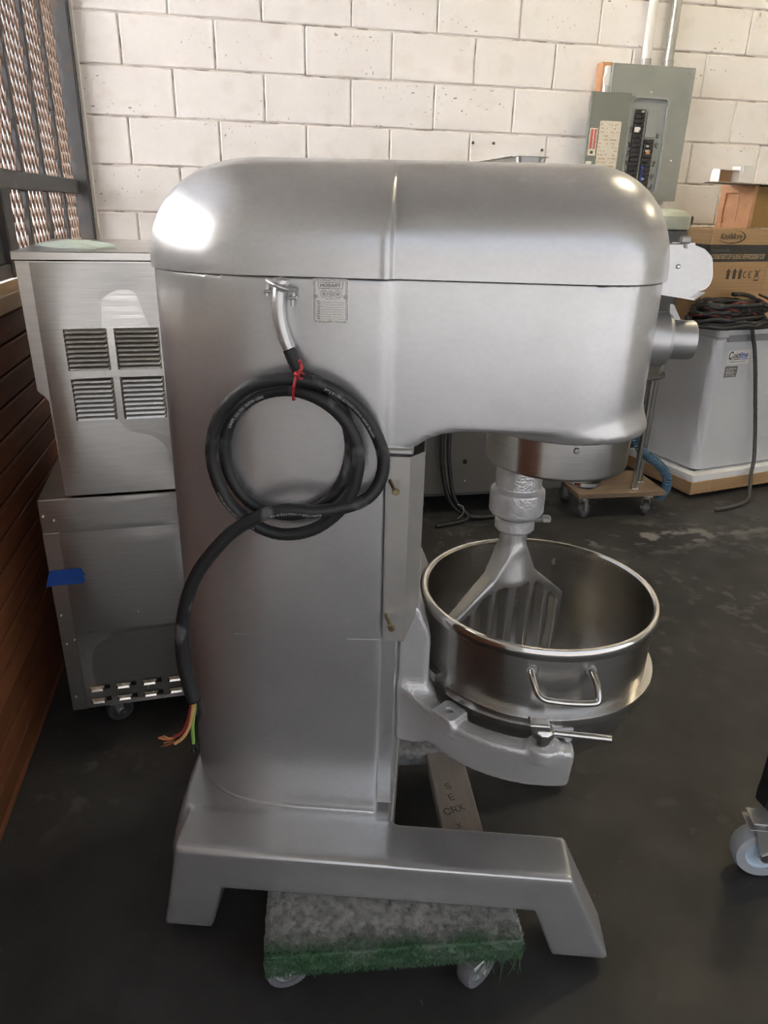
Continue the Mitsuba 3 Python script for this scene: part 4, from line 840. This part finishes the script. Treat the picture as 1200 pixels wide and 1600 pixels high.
for x in (0.165, 0.215, 0.26): ct(xz(ext(sbox(x, 1.275, x + 0.022, 1.315).union(Polygon([(x - 0.006, 1.315), (x + 0.028, 1.315), (x + 0.011, 1.335)])), 0.0006), CY - 0.002), 'm_ink_brown')
ct(xz(ext(unary_union([sbox(0.395, 1.285, 0.420, 1.318).difference(sbox(0.400, 1.29, 0.415, 1.313)), LineString([(0.388, 1.275), (0.428, 1.325)]).buffer(0.0018), LineString([(0.428, 1.275), (0.388, 1.325)]).buffer(0.0018), sbox(0.388, 1.262, 0.428, 1.269)]), 0.0006), CY - 0.002), 'm_ink_brown')
cb2 = thing('plain_carton', 'plain brown carton beside the printed refrigerator carton', 'carton')
add('box', cb((0.485, CY + 0.01, 1.031), (1.05, CY + 0.33, 1.545), 0.003), 'm_card', FZ, False, cb2)
add('seam_tape', cb((0.74, CY + 0.008, 1.04), (0.79, CY + 0.331, 1.547), 0.001), 'm_ink_tan', FZ, False, cb2)
# crushed box lying on the cartons
CR = FZ.sub(10, (0.270, 0.205, 1.555))
crb = thing('crushed_box', 'crushed taped cardboard box lying on the printed carton', 'box')
def crumple(lo, hi, seed, amp=0.012, n=10):
    v, f = vf(trimesh.creation.box(bounds=[lo, hi]).subdivide().subdivide().subdivide()); k = np.stack([meshkit.fbm(v * 11 + s_, 2, seed + s_) - 0.5 for s_ in (0, 1, 2)], 1)
    k[v[:, 2] < lo[2] + 1e-4, 2] = 0; return v + k * amp * 2, f
add('body', crumple((0.004, 0.0, 0.002), (0.42, 0.20, 0.222), 3, 0.006), 'm_card_olive', CR, 25, crb)
add('end_flap', crumple((-0.008, 0.004, 0.004), (0.006, 0.196, 0.218), 5, 0.006), 'm_crush', CR, 25, crb)
add('end_rim', crumple((-0.026, -0.006, 0.188), (0.008, 0.206, 0.228), 8, 0.007), 'm_crush', CR, 25, crb)
add('end_rim', crumple((-0.024, -0.006, 0.0), (0.008, 0.03, 0.21), 9, 0.006), 'm_crush', CR, 25, crb)
add('end_rim', crumple((-0.022, 0.17, 0.0), (0.008, 0.206, 0.21), 10, 0.006), 'm_crush', CR, 25, crb)
add('end_rim', crumple((-0.020, 0.0, 0.0), (0.008, 0.20, 0.026), 12, 0.006), 'm_crush', CR, 25, crb)
add('tape_fold', crumple((-0.014, 0.085, 0.03), (0.0, 0.115, 0.18), 13, 0.006), 'm_crush', CR, 25, crb)
WB = FZ.sub(4, (0.060, 0.20, 1.787))
wbx = thing('white_box', 'small open white carton topmost on the pile at the right', 'box')
add('base_flap', hull([(-0.19, -0.02, 0.0), (-0.12, 0.075, 0.0), (0.5, 0.20, 0.0), (0.5, -0.04, 0.0), (-0.11, -0.055, 0.0), (-0.19, -0.02, 0.004), (-0.12, 0.075, 0.004), (0.5, 0.20, 0.004), (0.5, -0.04, 0.004), (-0.11, -0.055, 0.004)]), 'm_card_grey', WB, False, wbx)
for nm, lo, hi in (('left_side', (-0.115, -0.012, 0.004), (-0.109, 0.045, 0.066)), ('right_side', (0.046, -0.012, 0.004), (0.052, 0.045, 0.088)), ('back_side', (-0.109, 0.039, 0.004), (0.046, 0.045, 0.070)), ('top_side', (-0.109, -0.004, 0.066), (0.046, 0.045, 0.071))):
    add(nm, cb(lo, hi, 0.001), 'm_white' if nm != 'back_side' else 'm_card', WB, False, wbx)
add('lining', cb((-0.1085, 0.0, 0.0045), (0.0455, 0.0385, 0.008), 0.001), 'm_card', WB, False, wbx)
add('end_flap', hull([(0.055, -0.028, 0.01), (0.145, -0.028, 0.004), (0.135, -0.022, 0.094), (0.05, -0.022, 0.092), (0.055, -0.031, 0.01), (0.145, -0.031, 0.004), (0.135, -0.025, 0.094), (0.05, -0.025, 0.092)]), 'm_white', WB, False, wbx)
# coil of cables on the freezer
coil = thing('cable_coil', 'heap of coiled black and red cables on the freezer, one end hanging down', 'cables')
def loop_pts(cx, cy, z, a, b, ph, n=26, turns=1.0, jit=0.012):
    t = np.linspace(0, 2 * np.pi * turns, n) + ph
    return np.stack([cx + a * np.cos(t), cy + b * np.sin(t), z + 0.012 * np.sin(2 * t + ph) + rng.normal(0, jit, n) * 0.4], 1)
zc = 0
for k in range(15):
    m = 'm_hosered' if k in (8, 11) else 'm_rubber'
    lay = k // 3
    p = loop_pts(0.05 + rng.normal(0, 0.022), 0.02 + rng.normal(0, 0.008), 1.050 + lay * 0.024 + rng.uniform(0, 0.012), rng.uniform(0.20, 0.265), rng.uniform(0.10, 0.145), rng.uniform(0, 6), turns=1.02)
    p[:, 2] = np.maximum(p[:, 2], 1.044)
    add('cable_loop', tube(spline(p, 4), 0.0125 if m == 'm_rubber' else 0.0085, 9), m, FZ, True, coil)
add('cable_loop', tube(spline([(-0.30, 0.06, 1.05), (-0.12, -0.085, 1.046), (0.06, -0.115, 1.044), (0.22, -0.115, 1.046), (0.34, -0.07, 1.066), (0.385, 0.02, 1.11), (0.36, 0.10, 1.155), (0.27, 0.12, 1.19), (0.14, 0.10, 1.20)], 7), 0.0125, 10), 'm_rubber', FZ, True, coil)
add('tie_wrap', cat(*[tube(spline([(0.22, -0.10, 1.06), (0.235, -0.12, 1.10), (0.245, -0.08, 1.175), (0.25, 0.02, 1.205)], 6) + [0.008 * k, 0.004 * k, 0], 0.004, 6) for k in range(3)]), 'm_rubber', FZ, True, coil)
add('connector', cat(rod((0.345, 0.05, 1.145), (0.40, 0.035, 1.112), 0.013), rod((0.33, 0.055, 1.155), (0.348, 0.05, 1.143), 0.016)), 'm_red', FZ, 30, coil, label='red cable connector')
add('hanging_end', tube(spline([(0.05, -0.10, 1.047), (0.12, -0.082, 1.040), (0.165, -0.062, 1.02), (0.205, -0.045, 0.97), (0.245, -0.04, 0.90), (0.29, -0.04, 0.77), (0.335, -0.04, 0.62), (0.375, -0.045, 0.47), (0.40, -0.055, 0.34), (0.40, -0.08, 0.22), (0.375, -0.105, 0.13), (0.325, -0.16, 0.05), (0.25, -0.22, 0.014), (0.10, -0.26, 0.012), (-0.06, -0.27, 0.012)], 8), 0.0115, 12), 'm_dark_wheel', FZ, True, coil, label='cable end hanging down the freezer front')

# ------------------------------------------------------------------ peeler machine on a plywood dolly
PM = Fr(0, (2.10, 3.72, 0))
pm = thing('vegetable_peeler', 'tall round stainless machine with pale green lid on tube legs, behind the mixer head', 'machine')
add('drum', lathe([(1e-5, 0.93), (0.205, 0.93), (0.207, 0.935), (0.207, 1.545), (0.20, 1.55), (1e-5, 1.55)], 64), 'm_drum', PM, 30, pm)  # dark reflections on the steel drum are put into its colour
add('drum_base', lathe([(1e-5, 0.81), (0.20, 0.81), (0.208, 0.83), (0.208, 0.928), (0.20, 0.932), (1e-5, 0.932)], 64), 'm_brushed', PM, 30, pm)
add('drum_ring', lathe([(0.20, 0.795), (0.222, 0.795), (0.224, 0.802), (0.222, 0.809), (0.20, 0.809)], 64), 'm_dark_wheel', PM, 30, pm)
add('lid', lathe([(1e-5, 1.55), (0.212, 1.55), (0.216, 1.56), (0.216, 1.612), (0.20, 1.632), (0.15, 1.645), (1e-5, 1.65)], 64), 'm_lidgreen', PM, 30, pm, label='pale green lid')
add('lid_latch', tube(spline([(0.205, -0.05, 1.60), (0.228, -0.05, 1.61), (0.230, -0.05, 1.585), (0.218, -0.05, 1.565)], 5), 0.006, 8), 'm_dark_wheel', PM, True, pm)
for a in (-62, -18, 90, 190): 
    x, y = 0.185 * math.cos(math.radians(a)), 0.185 * math.sin(math.radians(a))
    add('leg', cat(cyl(0.017, 0.156, 0.80, 20, 2, (x, y, 0)), cyl(0.026, 0.153, 0.159, 20, 2, (x, y, 0))), 'm_polish', PM, 30, pm)
hose = spline([(0.02, -0.10, 0.80), (0.05, -0.12, 0.55), (0.09, -0.10, 0.42), (0.15, -0.13, 0.345), (0.23, -0.14, 0.29), (0.295, -0.14, 0.22), (0.322, -0.12, 0.13), (0.315, -0.08, 0.055)], 22)
add('drain_hose', tube(hose, 0.025 + 0.0022 * np.sign(np.sin(np.arange(len(hose)) * 1.6)), 16), 'm_bluehose', PM, False, label='ribbed blue hose bending down beside the plywood dolly', cat='hose')
pd = thing('plywood_dolly', 'small plywood dolly with four casters under the round machine', 'dolly')
PDF = Fr(0, (2.10, 3.72, 0))
add('deck', hull([(-0.275, -0.21, 0.128), (0.255, -0.225, 0.128), (0.27, 0.14, 0.128), (-0.275, 0.16, 0.128), (-0.275, -0.21, 0.153), (0.255, -0.225, 0.153), (0.27, 0.14, 0.153), (-0.275, 0.16, 0.153)]), 'm_ply', PDF, False, pd)
for x, y, a in ((-0.215, -0.17, 25), (0.165, -0.185, 60), (0.19, 0.09, 10), (-0.2, 0.10, -30)):
    caster(pd, PDF, (x, y, 0.0), 0.043, 0.03, a, hub='m_grey_wheel', tyre='m_dark_wheel', top=0.127)

# ------------------------------------------------------------------ tall grey cabinet behind the mixer
gc = thing('grey_cabinet', 'tall dull grey cabinet on casters standing behind the mixer bowl', 'cabinet')
add('body', cb((0.88, 3.69, 0.125), (1.80, 4.50, 1.775), 0.004), 'm_cabinet', W0, False, gc)
add('kick_rail', cb((0.90, 3.72, 0.100), (1.78, 4.45, 0.127), 0.003), 'm_dark_wheel', W0, False, gc)
add('knockout', cyl(0.013, 3.686, 3.70, 16, 1, (1.20, 0, 0.315)), 'm_hole_shade', W0, 30, gc); add('screw', cyl(0.006, 3.685, 3.70, 12, 1, (1.205, 0, 0.20)), 'm_polish', W0, 30, gc)
add('green_sticker', bx((1.365, 3.688, 0.135), (1.405, 3.692, 0.165)), 'm_green_sticker', W0, False, gc)
for x, y in ((0.965, 3.76), (1.665, 3.76), (0.965, 4.4), (1.665, 4.4)): caster(gc, W0, (x, y, 0), 0.045, 0.034, 60, hub='m_dark_wheel', tyre='m_black', top=0.1)
cc = thing('black_cables', 'pair of black cables hanging in front of the tall grey cabinet', 'cable')
add('strand', tube(spline([(1.10, 3.66, 0.95), (1.07, 3.655, 0.7), (1.05, 3.65, 0.45), (1.06, 3.64, 0.28), (1.10, 3.62, 0.12), (1.16, 3.60, 0.05), (1.25, 3.58, 0.02), (1.40, 3.60, 0.014)], 8), 0.013, 10), 'm_black', W0, True, cc)
add('strand', tube(spline([(1.13, 3.66, 0.95), (1.10, 3.65, 0.7), (1.085, 3.64, 0.45), (1.10, 3.62, 0.25), (1.13, 3.60, 0.12), (1.20, 3.57, 0.02), (1.0, 3.5, 0.014)], 8), 0.012, 10), 'm_black', W0, True, cc)
add('cable_tie', tube(spline([(1.14, 3.585, 0.10), (1.17, 3.575, 0.09), (1.17, 3.57, 0.05), (1.14, 3.57, 0.02)], 5), 0.004, 6), 'm_grey_wheel', W0, True, cc)
pn = thing('steam_pan', 'shallow stainless steam-table pan showing just above the mixer hood', 'pan')
def pan():
    o = rrect(1.375, 3.79, 1.565, 4.44, 0.03); i = rrect(1.40, 3.815, 1.54, 4.415, 0.03); b = rrect(1.41, 3.825, 1.53, 4.405, 0.03)
    co, ci, cb_ = [np.array(p.exterior.coords)[:-1] for p in (o, i, b)]
    n = len(co); z = lambda c, h: np.column_stack([c, np.full(n, h)])
    v = np.vstack([z(co, 1.868), z(co, 1.871), z(ci, 1.871), z(cb_, 1.779), z(cb_, 1.776), z(ci, 1.868)]); q = []
    for a, b2 in ((0, 1), (1, 2), (2, 3)): q += [[a * n + k, a * n + (k + 1) % n, b2 * n + (k + 1) % n, b2 * n + k] for k in range(n)]
    for a, b2 in ((0, 5), (5, 4)): q += [[a * n + k, b2 * n + k, b2 * n + (k + 1) % n, a * n + (k + 1) % n] for k in range(n)]
    return vf((v, np.array(q)))
add('rim', pan(), 'm_pan', W0, 30, pn)
add('bottom', bx((1.42, 3.835, 1.7755), (1.52, 4.395, 1.779)), 'm_steel', W0, False, pn)

# ------------------------------------------------------------------ cart caster at the right edge
ct_ = thing('black_cart', 'black cart on a large pale caster at the right edge', 'cart')
CF = Fr(0, (1.285, 1.20, 0))
add('corner_post', cat(cb((-0.005, 0.01, 0.185), (0.06, 0.07, 0.60), 0.012), cb((-0.005, 0.01, 0.20), (0.7, 0.07, 0.25), 0.01)), 'm_black', CF, False, ct_)
caster(ct_, CF, (0.0, 0.0, 0.0), 0.078, 0.048, -16, hub='m_hub_skylit', tyre='m_tyre_skylit', top=0.187)
